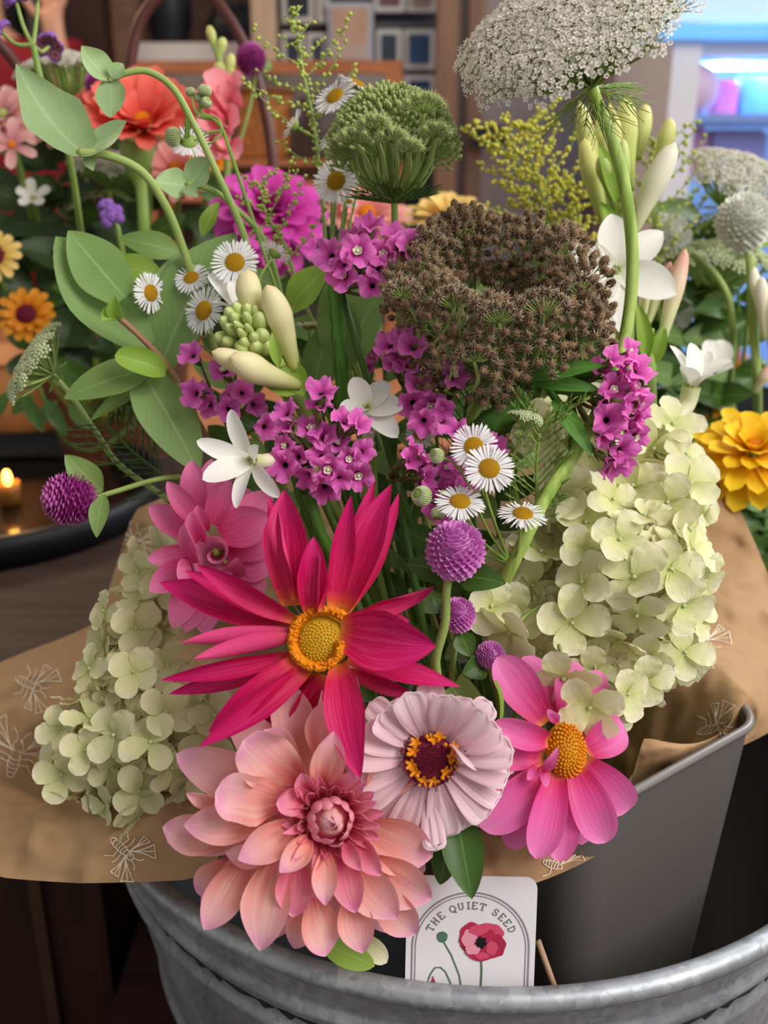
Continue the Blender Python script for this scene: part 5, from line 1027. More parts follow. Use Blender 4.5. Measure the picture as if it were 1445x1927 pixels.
# green closed seed head
G = []
for i in range(62):
    u = (i+.5)/62; f = i*2.39996; ph = math.acos(1-1.28*u)
    G.append((f, .0305*sin(ph), .034+.025*cos(ph), .9*sin(ph)+.3*max(0, ph-1.3)))
umbel('green half-closed wild carrot seed head standing above the statice', P(742, 383, .555), ax(-.04, 1, .12), G, UG, .0108, [(743, 420, .557), (746, 500, .56), (760, 700, .575)], base_pt(), 'stem_pale', .0008, 13, .026, .62, stem_mat='stem', sr=.0019, seed=4, bract_dir=.25, name='wild_carrot_seed_head', cat='seed head', group='wild carrot seed heads', bract_mat='stem_dark')
# brown bird's-nest seed head
G = []
for k, (n, r, h, tl) in enumerate([(8, .030, .014, 2.6), (12, .047, .032, 1.9), (13, .054, .052, 1.0), (13, .049, .068, .3), (12, .040, .070, -.8), (11, .032, .052, 99), (7, .022, .034, -1.2), (3, .008, .026, 0)]):
    for i in range(n): G.append((2*pi*i/n+k*.37+RND.uniform(-.15, .15), r*RND.uniform(.88, 1.1), h+RND.uniform(-.006, .006), tl))
umbel("large brown bird's-nest wild carrot seed head in the upper centre", P(915, 700, .570), ax(.02, .66, .76), G, US, .0138, [(905, 740, .565), (880, 800, .575), (868, 900, .59)], base_pt(), 'stem_pale', .0008, 9, .03, .9, sr=.0022, seed=6, bract_dir=.1, name='wild_carrot_seed_head', cat='seed head', group='wild carrot seed heads')
tb_ = bpy.data.objects['wild_carrot_seed_head.001']
for (x0, y0, d0, x1, y1, d1, n, w) in [(722, 350, .535, 704, 245, .498, 12, 26), (742, 352, .535, 738, 268, .497, 12, 24), (768, 350, .535, 797, 212, .502, 14, 34), (705, 350, .537, 666, 268, .502, 11, 24), (785, 345, .537, 820, 258, .505, 12, 24), (755, 352, .535, 770, 285, .498, 10, 20)] + [(1000, 690, .515, 1022, 592, .490, 15, 44), (930, 670, .51, 938, 606, .486, 12, 34), (815, 650, .51, 855, 578, .492, 12, 36), (790, 640, .52, 758, 560, .502, 10, 30), (890, 740, .52, 892, 680, .500, 11, 30), (1080, 620, .53, 1094, 555, .510, 10, 34)]:
    a = P(x0, y0, d0); b = P(x1, y1, d1); mb = MB(); mb.tube(cr([a, a.lerp(b, .5)+ax(.3, 0, .5)*.004, b], 6), .0011, .0011, 6)
    for k in range(n):
        f = (k/(n-1)-.5)*2.6; e = P(x1+w*sin(f)*1.1, y1-w*cos(f)*.95, d1-.006+.006*cos(k*2.)); mb.tube(cr([b, b.lerp(e, .5)+ax(0, -.2, .2)*.0015, e], 4), .00042, .00035, 4)
        A_ = (e-b).normalized(); mb.ball(e, .00165, A_, 1.5, 7, 5, 1)
        for q in range(30):
            v = (fib(30, q)+jit(.3)).normalized(); X = v.orthogonal().normalized()*.00016; Y = v.cross(X.normalized())*.00016; bb = e+v*.0015+A_*v.dot(A_)*.0008
            mb.add([bb+X, bb-X*.5+Y, bb-X*.5-Y, bb+v*.0024], [(0, 1, 3), (1, 2, 3), (2, 0, 3)], None, 2)
    gr = y1 < 300; mb.build('umbellet', [M['stem_pale'], M['seed_g' if gr else 'seed'], M['spine_g' if gr else 'spine']], bpy.data.objects['wild_carrot_seed_head'] if gr else tb_)
# small green umbels
umbel('tiny pale green umbel bud in front of the right hydrangea', P(985, 806, .505), ax(.25, .9, .3), disc_pts(14, .0085, .002, .006, .5), UB, .0030, [(978, 830, .508), (966, 860, .515), (975, 960, .54)], base_pt(), 'stem_pale', .0004, 5, .006, .6, sr=.0009, seed=8, stem_mat='stem_pale')
t_ = umbel('flat pale green umbel at the far left over the tray', P(100, 705, .60), ax(-.75, .45, .45), disc_pts(34, .026, .004, .014, .5), UB, .0056, [(130, 740, .605), (185, 820, .61), (215, 865, .615), (340, 960, .62)], base_pt(), 'stem_pale', .0006, 5, .012, .6, sr=.0017, seed=9, stem_mat='stem_pale')
# feathery foliage
t = thing('feathery_foliage', base_pt(), 'fine green thread-leaved sprig beside the front daisies', 'foliage', 'feathery sprigs'); fp = [(1015, 815, .51), (1010, 880, .515), (1010, 940, .52), (1000, 1010, .535)]
stem(t, [P(*p) for p in fp]+[BASE], .0009, .0012, 'stem'); thread_foliage(t, [(1020, 790, .51)]+fp, 34, .019, 'stem', seed=3, r=.00055)
t = thing('feathery_foliage', base_pt(), 'fine dark thread-leaved sprig above the rose pink dahlia on the left', 'foliage', 'feathery sprigs'); fp = [(200, 800, .60), (250, 850, .605), (300, 890, .61), (400, 960, .62)]
stem(t, [P(*p) for p in fp]+[BASE], .0009, .0012, 'stem_dark'); thread_foliage(t, fp, 26, .024, seed=4); 
t = thing('feathery_foliage', base_pt(), 'dark thread-leaved sprig under the brown seed head', 'foliage', 'feathery sprigs'); fp = [(880, 740, .575), (870, 820, .58), (860, 900, .59), (850, 1000, .60)]
stem(t, [P(*p) for p in fp]+[BASE], .0009, .0012, 'stem_dark'); thread_foliage(t, fp, 24, .03, seed=5)
# grey-green leafy stems, left
t = thing('leafy_stem', base_pt(), 'arching grey-green leafy stem with one big cupped leaf at the upper left', 'leafy stem', 'grey-green leafy stems')
stem(t, [P(148, 287, .535), P(200, 292, .537), P(265, 322, .545), P(310, 385, .555), P(345, 470, .57), P(420, 700, .60), base_pt()], .0024, .0026, 'stem_pale')
leaf(t, (158, 290, .535), (30, 120, .525), 138, 'leaf_glauc', arch=-.20, cup=.9, b0=.55, tm=.40, p=1.7, q=1.1, up=ax(.35, .35, 1), ruf=.10, rf=2); leaf(t, (152, 286, .537), (238, 228, .53), 84, 'leaf_glauc', arch=-.1, cup=.4, b0=.5, tm=.45, up=ax(-.2, .6, 1)); leaf(t, (165, 292, .54), (176, 322, .535), 26, 'leaf_glauc')
t = thing('leafy_stem', base_pt(), 'nodding grey-green stem with paired leaves over the coral zinnia', 'leafy stem', 'grey-green leafy stems')
stem(t, [P(205, 152, .55), P(235, 138, .55), P(275, 134, .552), P(320, 160, .555), P(360, 225, .56), P(410, 330, .57), P(458, 440, .58), P(520, 700, .61), base_pt()], .0019, .0022, 'stem_pale')
leaf(t, (208, 148, .55), (153, 86, .54), 68, 'leaf_glauc', arch=-.18, cup=.7, b0=.5, tm=.42, ruf=.1, up=ax(.4, .3, 1)); leaf(t, (208, 152, .55), (208, 222, .54), 62, 'leaf_glauc', arch=-.1, cup=.5, b0=.5, tm=.35, ruf=.1); leaf(t, (212, 148, .548), (232, 120, .548), 40, 'leaf_glauc', cup=.6)
t = thing('leafy_stem', base_pt(), 'small grey-green stem with rounded leaves left of the magenta ball dahlia', 'leafy stem', 'grey-green leafy stems')
stem(t, [P(350, 346, .575), P(400, 358, .578), P(450, 398, .585), P(490, 440, .59), P(560, 700, .61), base_pt()], .0016, .002, 'stem_pale')
leaf(t, (356, 348, .575), (290, 340, .568), 66, 'leaf_glauc', arch=-.1, cup=.5, b0=.5, ruf=.1); leaf(t, (356, 346, .575), (392, 296, .568), 62, 'leaf_glauc', arch=-.1, cup=.5, b0=.5); leaf(t, (350, 350, .573), (372, 372, .567), 30, 'leaf_glauc')
t = thing('leafy_stem', base_pt(), 'broad-leaved green stem with a notched leaf at the left edge of the bouquet', 'leafy stem', 'broad-leaved stems')
stem(t, [P(215, 590, .555), P(265, 635, .562), P(315, 690, .57), P(375, 800, .58), P(470, 960, .60), base_pt()], .0017, .0024, plain('stem_reddish', '#8c7148', .5, '#a8506a', 20))
leaf(t, (275, 655, .575), (105, 445, .565), 140, 'leaf_mid', arch=-.10, cup=.45, b0=.3, tm=.5, q=1.3, up=ax(.4, .1, 1)); leaf(t, (235, 560, .568), (128, 434, .562), 104, 'leaf_mid', arch=-.06, cup=.3, b0=.5, tm=.45)
leaf(t, (222, 600, .553), (215, 556, .545), 40, 'leaf_lime', cup=1.2, b0=.5); leaf(t, (215, 595, .553), (192, 605, .547), 44, 'leaf_lime', cup=1.2, b0=.5); leaf(t, (312, 700, .565), (216, 668, .552), 58, 'leaf_lime', cup=.8, b0=.35, p=2.5, q=2); leaf(t, (295, 690, .57), (120, 750, .565), 74, 'leaf_olive', arch=.1, cup=.4)
leaf(t, (262, 690, .575), (375, 892, .565), 112, 'leaf_mid', arch=.08, cup=.4, b0=.3, up=ax(.2, .3, 1)); leaf(t, (280, 720, .585), (170, 792, .58), 30, 'leaf_olive'); leaf(t, (310, 520, .585), (188, 500, .58), 60, 'leaf_lime', arch=.1, cup=.5)
leaf(t, (300, 700, .58), (445, 438, .585), 150, 'leaf_mid', arch=.12, cup=.45, b0=.3, up=ax(-.3, .2, 1)); leaf(t, (345, 480, .595), (222, 448, .59), 56, 'leaf_olive', cup=.35, arch=.1); leaf(t, (320, 660, .585), (345, 470, .585), 110, 'leaf_mid', cup=.4)
t = thing('leafy_stem', base_pt(), 'green stem with a lime leaf between the daisies and the top statice', 'leafy stem', 'broad-leaved stems')
stem(t, [P(545, 590, .575), P(560, 700, .585), base_pt()], .0014, .002)
leaf(t, (545, 585, .575), (622, 498, .57), 70, 'leaf_lime', cup=.5, b0=.3, up=ax(-.3, .1, 1)); leaf(t, (550, 560, .58), (600, 520, .575), 60, 'leaf_lime'); leaf(t, (380, 445, .60), (412, 380, .60), 34, 'leaf_lime', cup=.6)
t = thing('leafy_stem', base_pt(), 'broad green leaves in shade right of the dark winged stalk', 'leafy stem', 'broad-leaved stems')
stem(t, [P(650, 690, .59), P(670, 800, .60), base_pt()], .0016, .002)
leaf(t, (655, 700, .59), (615, 530, .59), 82, 'leaf_mid', cup=.3); leaf(t, (650, 690, .595), (720, 545, .585), 96, 'leaf_mid', cup=.4, up=ax(-.3, .3, 1)); leaf(t, (590, 730, .60), (625, 600, .60), 70, 'leaf_mid', cup=.5); leaf(t, (700, 640, .60), (660, 505, .60), 70, 'leaf_mid', cup=.3)
# dark leaves at the front
t = thing('leafy_stem', base_pt(), 'dark drooping leaf below the pale zinnia touching the card', 'leaf', 'dark front leaves')
stem(t, [P(862, 1545, .475), P(850, 1500, .50), base_pt()], .0012, .0015, 'stem_dark'); leaf(t, (860, 1540, .474), (888, 1692, .462), 86, 'leaf_dark', cup=.6, b0=.6, tm=.35, arch=.06); leaf(t, (845, 1560, .478), (828, 1665, .474), 60, 'leaf_dark', cup=.7, b0=.6)
t = thing('leafy_stem', base_pt(), 'olive leaf with a curled lime edge between the zinnia and the bright pink dahlia', 'leaf', 'dark front leaves')
stem(t, [P(870, 1300, .49), P(850, 1350, .51), base_pt()], .0012, .0015, 'stem_dark'); leaf(t, (850, 1290, .49), (905, 1370, .478), 96, 'leaf_olive', cup=.7, b0=.7, tm=.5, p=3, q=2, up=ax(-.2, -.1, 1)); leaf(t, (930, 1280, .478), (938, 1368, .473), 26, 'leaf_lime', cup=.6, b0=.6, up=ax(1, 0, .5))
t = thing('loose_leaf', P(640, 1810, .49), 'yellow-green leaf lying on the tub rim under the peach dahlia', 'leaf'); mb = MB(); mb.petal(P(600, 1770, .478), P(705, 1818, .474), ax(0, .3, 1), 50/F*.475, .3, .5, 2, 1.5, .08, cup=.3); mb.build('blade', M['leaf_lime'], t)
t = thing('loose_petal', P(700, 1780, .49), 'pale cream petal hanging beside the white card', 'petal'); mb = MB(); mb.petal(P(680, 1760, .482), P(728, 1812, .475), ax(0, .3, 1), 40/F*.475, .4, .6, 2, 1.7, .1, cup=.4); mb.build('blade', M['hydr'], t)
# bead sprays
bead_spray('tall yellow-green bead spray reaching above the white daisies', [(550, 15, .62), (560, 70, .62), (572, 140, .62), (590, 230, .62), (602, 330, .62), (615, 500, .62)],
    [(.05, 1, .008, 3), (.1, -1, .010, 3), (.2, 1, .012, 4), (.26, -1, .014, 4), (.33, 1, .020, 8), (.36, -1, .034, 12), (.42, 1, .044, 18), (.46, -1, .036, 14), (.5, 1, .034, 14), (.55, -1, .05, 18), (.6, 1, .04, 14), (.66, -1, .044, 14), (.7, 1, .03, 10), (.76, -1, .03, 10)], base_pt(), 'bead', .00125, 'stem_pale', 'bead spray', group='bead sprays')
bead_spray('drooping yellow-green bead spray in front of the magenta ball dahlia', [(492, 340, .60), (500, 400, .60), (530, 450, .60), (560, 540, .605)],
    [(.05, 1, .012, 6), (.12, -1, .016, 8), (.22, 1, .028, 12), (.3, -1, .018, 8), (.42, 1, .034, 14), (.5, -1, .02, 8), (.6, 1, .036, 14), (.7, -1, .02, 8), (.8, 1, .03, 10)], base_pt(), 'bead', .0012, 'stem_pale', 'bead spray', group='bead sprays', seed=6)
for lab, pth, sd in [('yellow bead spray rising right of the brown seed head', [(985, 230, .70), (1000, 300, .70), (1030, 400, .70), (1060, 520, .70), (1080, 650, .69)], 11), ('short yellow bead spray low behind the open star flower', [(1075, 350, .71), (1085, 420, .71), (1095, 520, .70), (1100, 640, .69)], 12), ('leaning yellow bead spray at the left of the yellow group', [(960, 250, .72), (985, 340, .72), (1040, 440, .72), (1070, 560, .71)], 13), ('yellow bead spray under the fat tuberose buds', [(1110, 470, .69), (1090, 560, .69), (1070, 640, .68), (1080, 720, .67)], 15)]:
    bead_spray(lab, pth, [(.03+.05*i, 1 if i % 2 else -1, .018+.03*((i*7) % 5)/5+.012*i/16, 24) for i in range(19)], base_pt(), 'bead_y', .00145, 'stem', 'bead spray', group='yellow bead sprays', seed=sd)
# filler greens inside the bouquet
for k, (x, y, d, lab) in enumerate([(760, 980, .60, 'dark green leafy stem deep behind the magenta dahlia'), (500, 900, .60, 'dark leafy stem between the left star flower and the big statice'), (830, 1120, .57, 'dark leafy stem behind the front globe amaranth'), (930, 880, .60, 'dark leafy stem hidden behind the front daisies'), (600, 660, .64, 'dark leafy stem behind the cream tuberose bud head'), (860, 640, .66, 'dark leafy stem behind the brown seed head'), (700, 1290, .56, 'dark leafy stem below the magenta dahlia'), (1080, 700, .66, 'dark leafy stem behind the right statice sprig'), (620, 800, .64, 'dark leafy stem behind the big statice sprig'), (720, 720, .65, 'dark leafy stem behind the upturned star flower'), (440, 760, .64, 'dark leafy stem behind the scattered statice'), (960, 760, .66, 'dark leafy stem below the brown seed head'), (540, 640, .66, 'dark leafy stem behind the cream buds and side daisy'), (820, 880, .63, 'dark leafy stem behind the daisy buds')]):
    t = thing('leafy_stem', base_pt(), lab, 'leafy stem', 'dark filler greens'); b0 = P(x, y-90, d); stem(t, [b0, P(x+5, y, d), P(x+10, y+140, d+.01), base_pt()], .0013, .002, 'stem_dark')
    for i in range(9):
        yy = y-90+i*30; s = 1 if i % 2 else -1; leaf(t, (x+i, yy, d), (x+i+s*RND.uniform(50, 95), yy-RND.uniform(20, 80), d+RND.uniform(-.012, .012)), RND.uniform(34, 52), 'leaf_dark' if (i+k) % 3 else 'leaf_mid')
for k, (x0, y0, x1, y1) in enumerate([(560, 760, 640, 1010), (700, 830, 700, 1020), (745, 800, 720, 1000), (610, 940, 660, 1100), (810, 760, 780, 1000), (660, 700, 690, 950)]):
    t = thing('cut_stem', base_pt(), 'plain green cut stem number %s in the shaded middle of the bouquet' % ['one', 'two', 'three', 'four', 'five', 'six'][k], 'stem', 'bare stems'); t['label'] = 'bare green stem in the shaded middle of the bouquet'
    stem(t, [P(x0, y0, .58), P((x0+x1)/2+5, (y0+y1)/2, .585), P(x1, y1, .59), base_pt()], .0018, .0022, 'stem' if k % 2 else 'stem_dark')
# ------------------------------------------------------------------ bouquets behind
LB = PZ(215, 835, .82)     # foot of the left basket
RB = V((.40, 1.12, .80))   # foot of the right bouquet
def lb(): return LB+V((RND.uniform(-.04, .04), RND.uniform(-.03, .03), .03))
def rb(): return RB+V((RND.uniform(-.06, .06), RND.uniform(-.05, .05), .05))
def simple_mat(n, a, b, c): return petal_mat(n, [(0, a), (.4, b), (1, c)], .2, 14, 1.5, '#ffffff' if False else c, None, .28, .6)
M['coral'] = simple_mat('petal_coral', '#d8403c', '#ee5a50', '#f4806e'); M['salmon'] = simple_mat('petal_salmon', '#d87878', '#e88f88', '#f0b0a4'); M['snap'] = simple_mat('petal_snapdragon_pink', '#e86a80', '#ee8492', '#f4a4ac')
M['mball'] = simple_mat('petal_ball_magenta', '#a80f7e', '#c8209c', '#dc58b8'); M['sun'] = simple_mat('petal_sun_yellow', '#e8a400', '#f6c416', '#fbd42e'); M['orange'] = simple_mat('petal_orange', '#cf6a10', '#e48a18', '#eaa030'); M['verb'] = simple_mat('floret_violet', '#8a4fb0', '#a46cd0', '#bb8ae0')
M['softyel'] = simple_mat('petal_soft_yellow', '#d8a840', '#e8c060', '#f0d284'); M['dusty'] = simple_mat('petal_dusty_pink', '#c07078', '#d89494', '#e4b4ac')
def flower(name, label, cat, c, rpx, A, mat, layers, base, disc='discgold', dr=.2, group=None, d2=None, stm='stem', **k):
    t = thing(name, base, label, cat, group); C = P(*c); a = ax(*A); F4 = frame(C, a, RND.random()); r = rpx/F*c[2]
    for i, (n, L, w, e) in enumerate(layers): ring(t, F4, n, r*dr*.7, r*L, r*w, e, mat, -r*.06*(len(layers)-i), i*.3, b0=.35, tm=.7, p=2.6, q=2, arch=.1, cup=.45, nu=7, nv=5, **k)
    mb = MB(); dome(mb, F4, r*dr, r*dr*.7)
    for i in range(40): q = r*dr*sqrt((i+.5)/40); f = i*2.39996; mb.ball(F4 @ V((q*cos(f), q*sin(f), r*dr*.7*sqrt(1-(q/(r*dr*1.01))**2))), r*dr*.14, a, 1.4, 5, 3)
    mb.build('disc', M[disc], t); stem_to(t, C, a, base, .0026, .003, stm); return t
# the basket with its two hoops
t = thing('flower_basket', LB, 'dark brown basket with two tall hoop handles behind the left leaves', 'basket'); mb = MB(); z0 = .802
mb.lathe([(.001, z0), (.085, z0)]+[((.085+.02*k/20)*(1+.018*(k % 2)), z0+.155*k/20) for k in range(21)]+[(.1, z0+.155), (.08, z0+.02)], (LB.x, LB.y+.04, 0), 48); mb.build('body', plain('dark_wicker', '#4a2a1c', .7, '#5e3826', 30), t)
m_h = plain('handle_brown', '#4a2420', .45, '#5b3029', 12)
mb = MB(); mb.tube(cr([P(236, 480, 1.0), P(238, 260, .98), P(243, 140, .96), P(268, 32, .95), P(330, -28, .945), P(385, -18, .945), P(432, 36, .945), P(470, 110, .95), P(497, 200, .955), P(513, 300, .96), P(520, 480, .98)], 8), .0055, .0055, 10); mb.build('handle', m_h, t)
mb = MB(); mb.tube(cr([P(-90, 60, .88), P(-30, 60, .88), P(20, 108, .89), P(60, 170, .90), P(110, 240, .92), P(150, 322, .94), P(178, 410, .96), P(192, 490, .98), P(200, 640, 1.05)], 8), .0052, .0052, 10); mb.build('handle', m_h, t)
t = thing('kraft_pot_cover', PZ(40, 860, .80), 'pale orange paper-wrapped pot at the far left edge behind the tray', 'pot'); q = PZ(40, 850, .80); mb = MB(); mb.lathe([(.001, .801), (.075, .801), (.09, .93), (.086, .93), (.07, .81)], (q.x, q.y+.06, 0), 40); mb.build('body', plain('pot_orange', '#c98a58', .7, '#b97a4a', 8), t)
mb = MB(); mb.tube([V((q.x+.09*cos(a), q.y+.06+.09*sin(a), .93)) for a in [2*pi*k/40 for k in range(41)]], .003, .003, 6); mb.build('rim', plain('pot_rim', '#a86c40', .7), t)
# left bouquet flowers
flower('zinnia', 'large coral zinnia facing forward in the left basket', 'zinnia', (268, 228, .84), 112, (.05, .45, .8), 'coral', [(16, 1.0, .38, .5), (13, .85, .36, .75), (9, .5, .3, 1.0)], lb(), group='coral zinnias', disc='discgold', dr=.16, stm='stem')
flower('zinnia', 'coral zinnia half hidden by the nodding grey-green leaves', 'zinnia', (168, 228, .88), 66, (-.3, .5, .7), 'coral', [(13, 1.0, .4, .5), (10, .8, .36, .8)], lb(), group='coral zinnias')
flower('dahlia', 'deep magenta ball dahlia behind the bead spray', 'dahlia', (512, 385, .80), 112, (.25, .45, 1), 'mball', [(14, .92, .36, -.5), (14, .95, .36, -.1), (13, .85, .36, .2), (12, .72, .34, .5), (11, .55, .3, .8), (9, .38, .24, 1.1), (6, .26, .2, 1.35)], lb(), disc='maroon', dr=.12)
for i, (x, y, s, lab) in enumerate([(400, 175, 1.15, 'upper snapdragon bloom'), (440, 165, .9, 'side')][:1]):
    t = thing('snapdragon', lb(), 'pink snapdragon spike with a green bud tip under the basket handle', 'snapdragon'); d = .83
    stem(t, [P(398, 62, d), P(412, 110, d), P(432, 170, d), P(428, 260, d), P(420, 400, .86), lb()], .0024, .003, 'stem_pale')
    for j, (x0, y0, x1, y1, w, tx) in enumerate([(435, 215, 385, 135, 62, .4), (430, 225, 368, 172, 60, .3), (425, 240, 395, 215, 80, 0), (440, 190, 462, 145, 50, -.4), (445, 200, 425, 150, 46, -.2), (430, 250, 452, 230, 76, -.3), (420, 245, 372, 240, 64, .2), (428, 290, 404, 262, 60, 0), (430, 280, 448, 300, 60, -.2), (415, 280, 380, 300, 70, .2)]):
        mb = MB(); mb.petal(P(x0, y0, d), P(x1, y1, d-.02), ax(tx, .3, 1), w/F*d, .5, .6, 2.6, 2, .2, cup=.9, ruf=.12, nu=8, nv=7, seed=j); mb.build('petal', M['snap'], t)
    for j, (x0, y0, x1, y1, r) in enumerate([(405, 95, 393, 48, 9), (412, 110, 420, 70, 10), (425, 150, 408, 118, 12), (428, 150, 436, 100, 10), (432, 175, 440, 130, 10)]):
        mb = MB(); tube_bud(mb, P(x0, y0, d), P(x1, y1, d), r/F*d); mb.build('bud', M['budyel'], t)
gomphrena('bright purple globe amaranth ball touching the basket handle', (472, 112, .86), 30, (-.1, 1, .15), lb(), 'gomph_deep', [((480, 130, .87), (512, 122, .87), 40, dict(mat='leaf_mid'))], [(478, 150, .87), (440, 300, .9)])
gomphrena('purple globe amaranth hidden behind the nodding leaf tips', (190, 160, .86), 30, (-.2, .3, 1), lb(), 'gomph_deep')
gomphrena('small purple globe amaranth right of the nodding leaf tips', (238, 158, .90), 18, (.2, .3, 1), lb(), 'gomph_deep')
def vmesh():
    mb = MB()
    for i in range(46):
        v = fib(46, i); v.z = abs(v.z)*.9+.1; p = v.normalized()*.75; A = p.normalized(); X = A.orthogonal().normalized(); Y = A.cross(X); mb.tube([p*.3, p], .05, .06, 4, 1)
        for k in range(5): f = k*1.2566+i; dr = X*cos(f)+Y*sin(f); mb.petal(p, p+(dr+A*.25)*.24, A, .2, .4, .6, 2.5, 2, nu=3, nv=2)
    return mb.mesh('verbena_cluster', [M['verb'], M['dusty']])
VM = vmesh()
for lab, heads, pth, cl in [('tall violet verbena at the upper left with forked stems', [((92, 88, .72), 36), ((2, 60, .66), 30), ((30, 2, .66), 26), ((72, -10, .66), 24)], [(62, 85, .66), (85, 180, .67), (115, 240, .69), (150, 420, .75)], 0), ('violet verbena cluster between the basket handle and the coral zinnia stalk', [((212, 405, .76), 32), ((198, 385, .77), 20)], [(220, 425, .77), (235, 500, .79), (250, 600, .82)], 1)]:
    t = thing('verbena', lb(), lab, 'verbena', 'violet verbenas'); J = P(*pth[0]); stem(t, [P(*p) for p in pth]+[lb()], .0022, .0026, 'stem_pale' if cl else 'stem')
    for (c, r) in heads: C = P(*c); a = ((C-J).normalized()+ax(0, .3, .8)*.6).normalized(); [inst('flower_cluster', VM, t, frame(C+frame(V((0, 0, 0)), a).to_3x3() @ V((cos(q*2.4)*.55*sqrt(q/7), sin(q*2.4)*.55*sqrt(q/7), .2-.25*q/7))*r/F*c[2], (a+frame(V((0, 0, 0)), a).to_3x3() @ V((cos(q*2.4), sin(q*2.4), 0))*.6*sqrt(q/7)).normalized(), q, .42*r/F*c[2])) for q in range(8)]; stem(t, [C, C.lerp(J, .5)+ax(0, -.3, 0)*.004, J], .0012, .0016, 'stem_pale', 'fork')
umbel('white-green wild carrot umbel seen from the side at the upper left', P(130, 205, .90), ax(-.15, 1, .3), disc_pts(40, .036, .012, .034, .8), UW, .0088, [(150, 300, .92), (180, 450, .97)], lb(), 'stem', .0012, 6, .02, .6, sr=.002, seed=12)
umbel('cream wild carrot umbel in shade under the arching stem', P(205, 355, .90), ax(.1, .9, .45), disc_pts(30, .034, .008, .022, .7), UW, .0088, [(212, 420, .92), (220, 500, .97)], lb(), 'stem', .001, 5, .02, .6, sr=.002, seed=13)
flower('dahlia', 'dusty pink dahlia cut off by the left edge', 'dahlia', (5, 215, .86), 74, (.1, .4, 1), 'dusty', [(14, .95, .3, 0), (12, .75, .28, .4), (9, .5, .25, .8)], lb(), disc='budgreen', dr=.14)
flower('dahlia', 'dusty pink dahlia behind the verbena fork', 'dahlia', (110, 225, .93), 64, (.1, .5, 1), 'dusty', [(14, .95, .3, 0), (12, .75, .28, .4), (9, .5, .25, .8)], lb(), disc='budgreen', dr=.14)
flower('alstroemeria', 'dusty pink lily-like bloom low at the left edge', 'lily', (22, 272, .84), 52, (.2, .2, 1), 'dusty', [(6, 1, .42, .3)], lb(), dr=.14)
flower('zinnia', 'orange zinnia with a purple middle at the left edge', 'zinnia', (50, 592, .88), 44, (.1, .2, 1), 'orange', [(14, .95, .4, .1), (10, .7, .36, .5)], lb(), disc='maroon', dr=.42)
flower('zinnia', 'yellow and wine zinnia cut off by the left edge', 'zinnia', (-14, 480, .86), 42, (.3, .2, 1), 'softyel', [(14, .95, .4, .1)], lb(), disc='maroon', dr=.5)
flower('zinnia', 'orange zinnia glowing under the coral zinnia', 'zinnia', (395, 292, .90), 40, (.2, .4, 1), 'orange', [(12, .95, .42, .2), (9, .65, .36, .6)], lb(), disc='discgold', dr=.2)
flower('zinnia', 'salmon zinnia in shade under the coral zinnia', 'zinnia', (330, 318, .93), 70, (.1, .5, 1), 'salmon', [(15, .95, .34, .1), (11, .7, .32, .5)], lb(), disc='discgold', dr=.2)
flower('dahlia', 'soft yellow dahlia behind the brown seed head', 'dahlia', (850, 408, .95), 88, (.1, .75, .6), 'softyel', [(16, .95, .26, .1), (14, .8, .26, .4), (10, .55, .24, .8)], RB+V((-.15, .05, .05)), disc='discgold', dr=.14)
flower('zinnia', 'salmon orange zinnia behind the magenta ball dahlia', 'zinnia', (690, 400, 1.02), 80, (.1, .6, .8), 'salmon', [(15, .95, .34, .1), (11, .7, .32, .5)], RB+V((-.18, .05, .05)), disc='discgold', dr=.2)
flower('tuberose_bloom', 'small white bloom in the shade of the left basket', 'flower', (62, 372, .90), 34, (.2, .3, 1), 'white', [(5, 1, .6, .5)], lb(), disc='budgreen', dr=.14)
t = thing('zinnia_stalk', lb(), 'thick bright green stalk under the coral zinnia', 'stalk'); stem(t, [P(258, 270, .85), P(266, 350, .855), P(272, 440, .86), P(285, 600, .92), lb()], .0052, .005, 'stem')
mb = MB(); mb.lathe([(.003, -.03), (.011, -.012), (.016, .004), (.014, .006)], n=20, M=frame(P(258, 285, .85), ax(0, 1, .2))); mb.build('calyx', M['stem'], t)
labs = ['dark leafy filler stem at the left edge below the dusty pink flowers', 'dark leafy filler stem left of the basket handle', 'dark leafy filler stem under the coral zinnias', 'dark leafy filler stem around the low violet verbena', 'dark leafy filler stem over the orange zinnia', 'dark leafy filler stem behind the broad notched leaf', 'dark leafy filler stem below the magenta ball dahlia']
for k, ((x, y), lab) in enumerate(zip([(30, 350), (110, 380), (250, 340), (200, 470), (60, 520), (150, 560), (420, 440)], labs)):
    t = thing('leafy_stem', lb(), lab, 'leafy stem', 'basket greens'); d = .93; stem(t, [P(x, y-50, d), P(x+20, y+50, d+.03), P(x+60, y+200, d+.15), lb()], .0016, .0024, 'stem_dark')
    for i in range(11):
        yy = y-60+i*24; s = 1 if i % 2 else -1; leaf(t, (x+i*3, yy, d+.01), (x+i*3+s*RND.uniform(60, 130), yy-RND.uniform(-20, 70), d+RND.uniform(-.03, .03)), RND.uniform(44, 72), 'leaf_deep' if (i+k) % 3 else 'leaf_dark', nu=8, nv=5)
t = thing('feathery_foliage', lb(), 'drooping serrated green leaf spray at the far left above the tray', 'foliage'); stem(t, [P(60, 690, .90), P(90, 770, .90), P(120, 830, .95), lb()], .0014, .002, 'stem_dark')
for i in range(6): s = 1 if i % 2 else -1; leaf(t, (20+i*22, 735+i*5, .9), (20+i*22+s*42, 790+i*6+RND.uniform(-30, 50), .9), 30, 'leaf_dark', nu=8, nv=5)
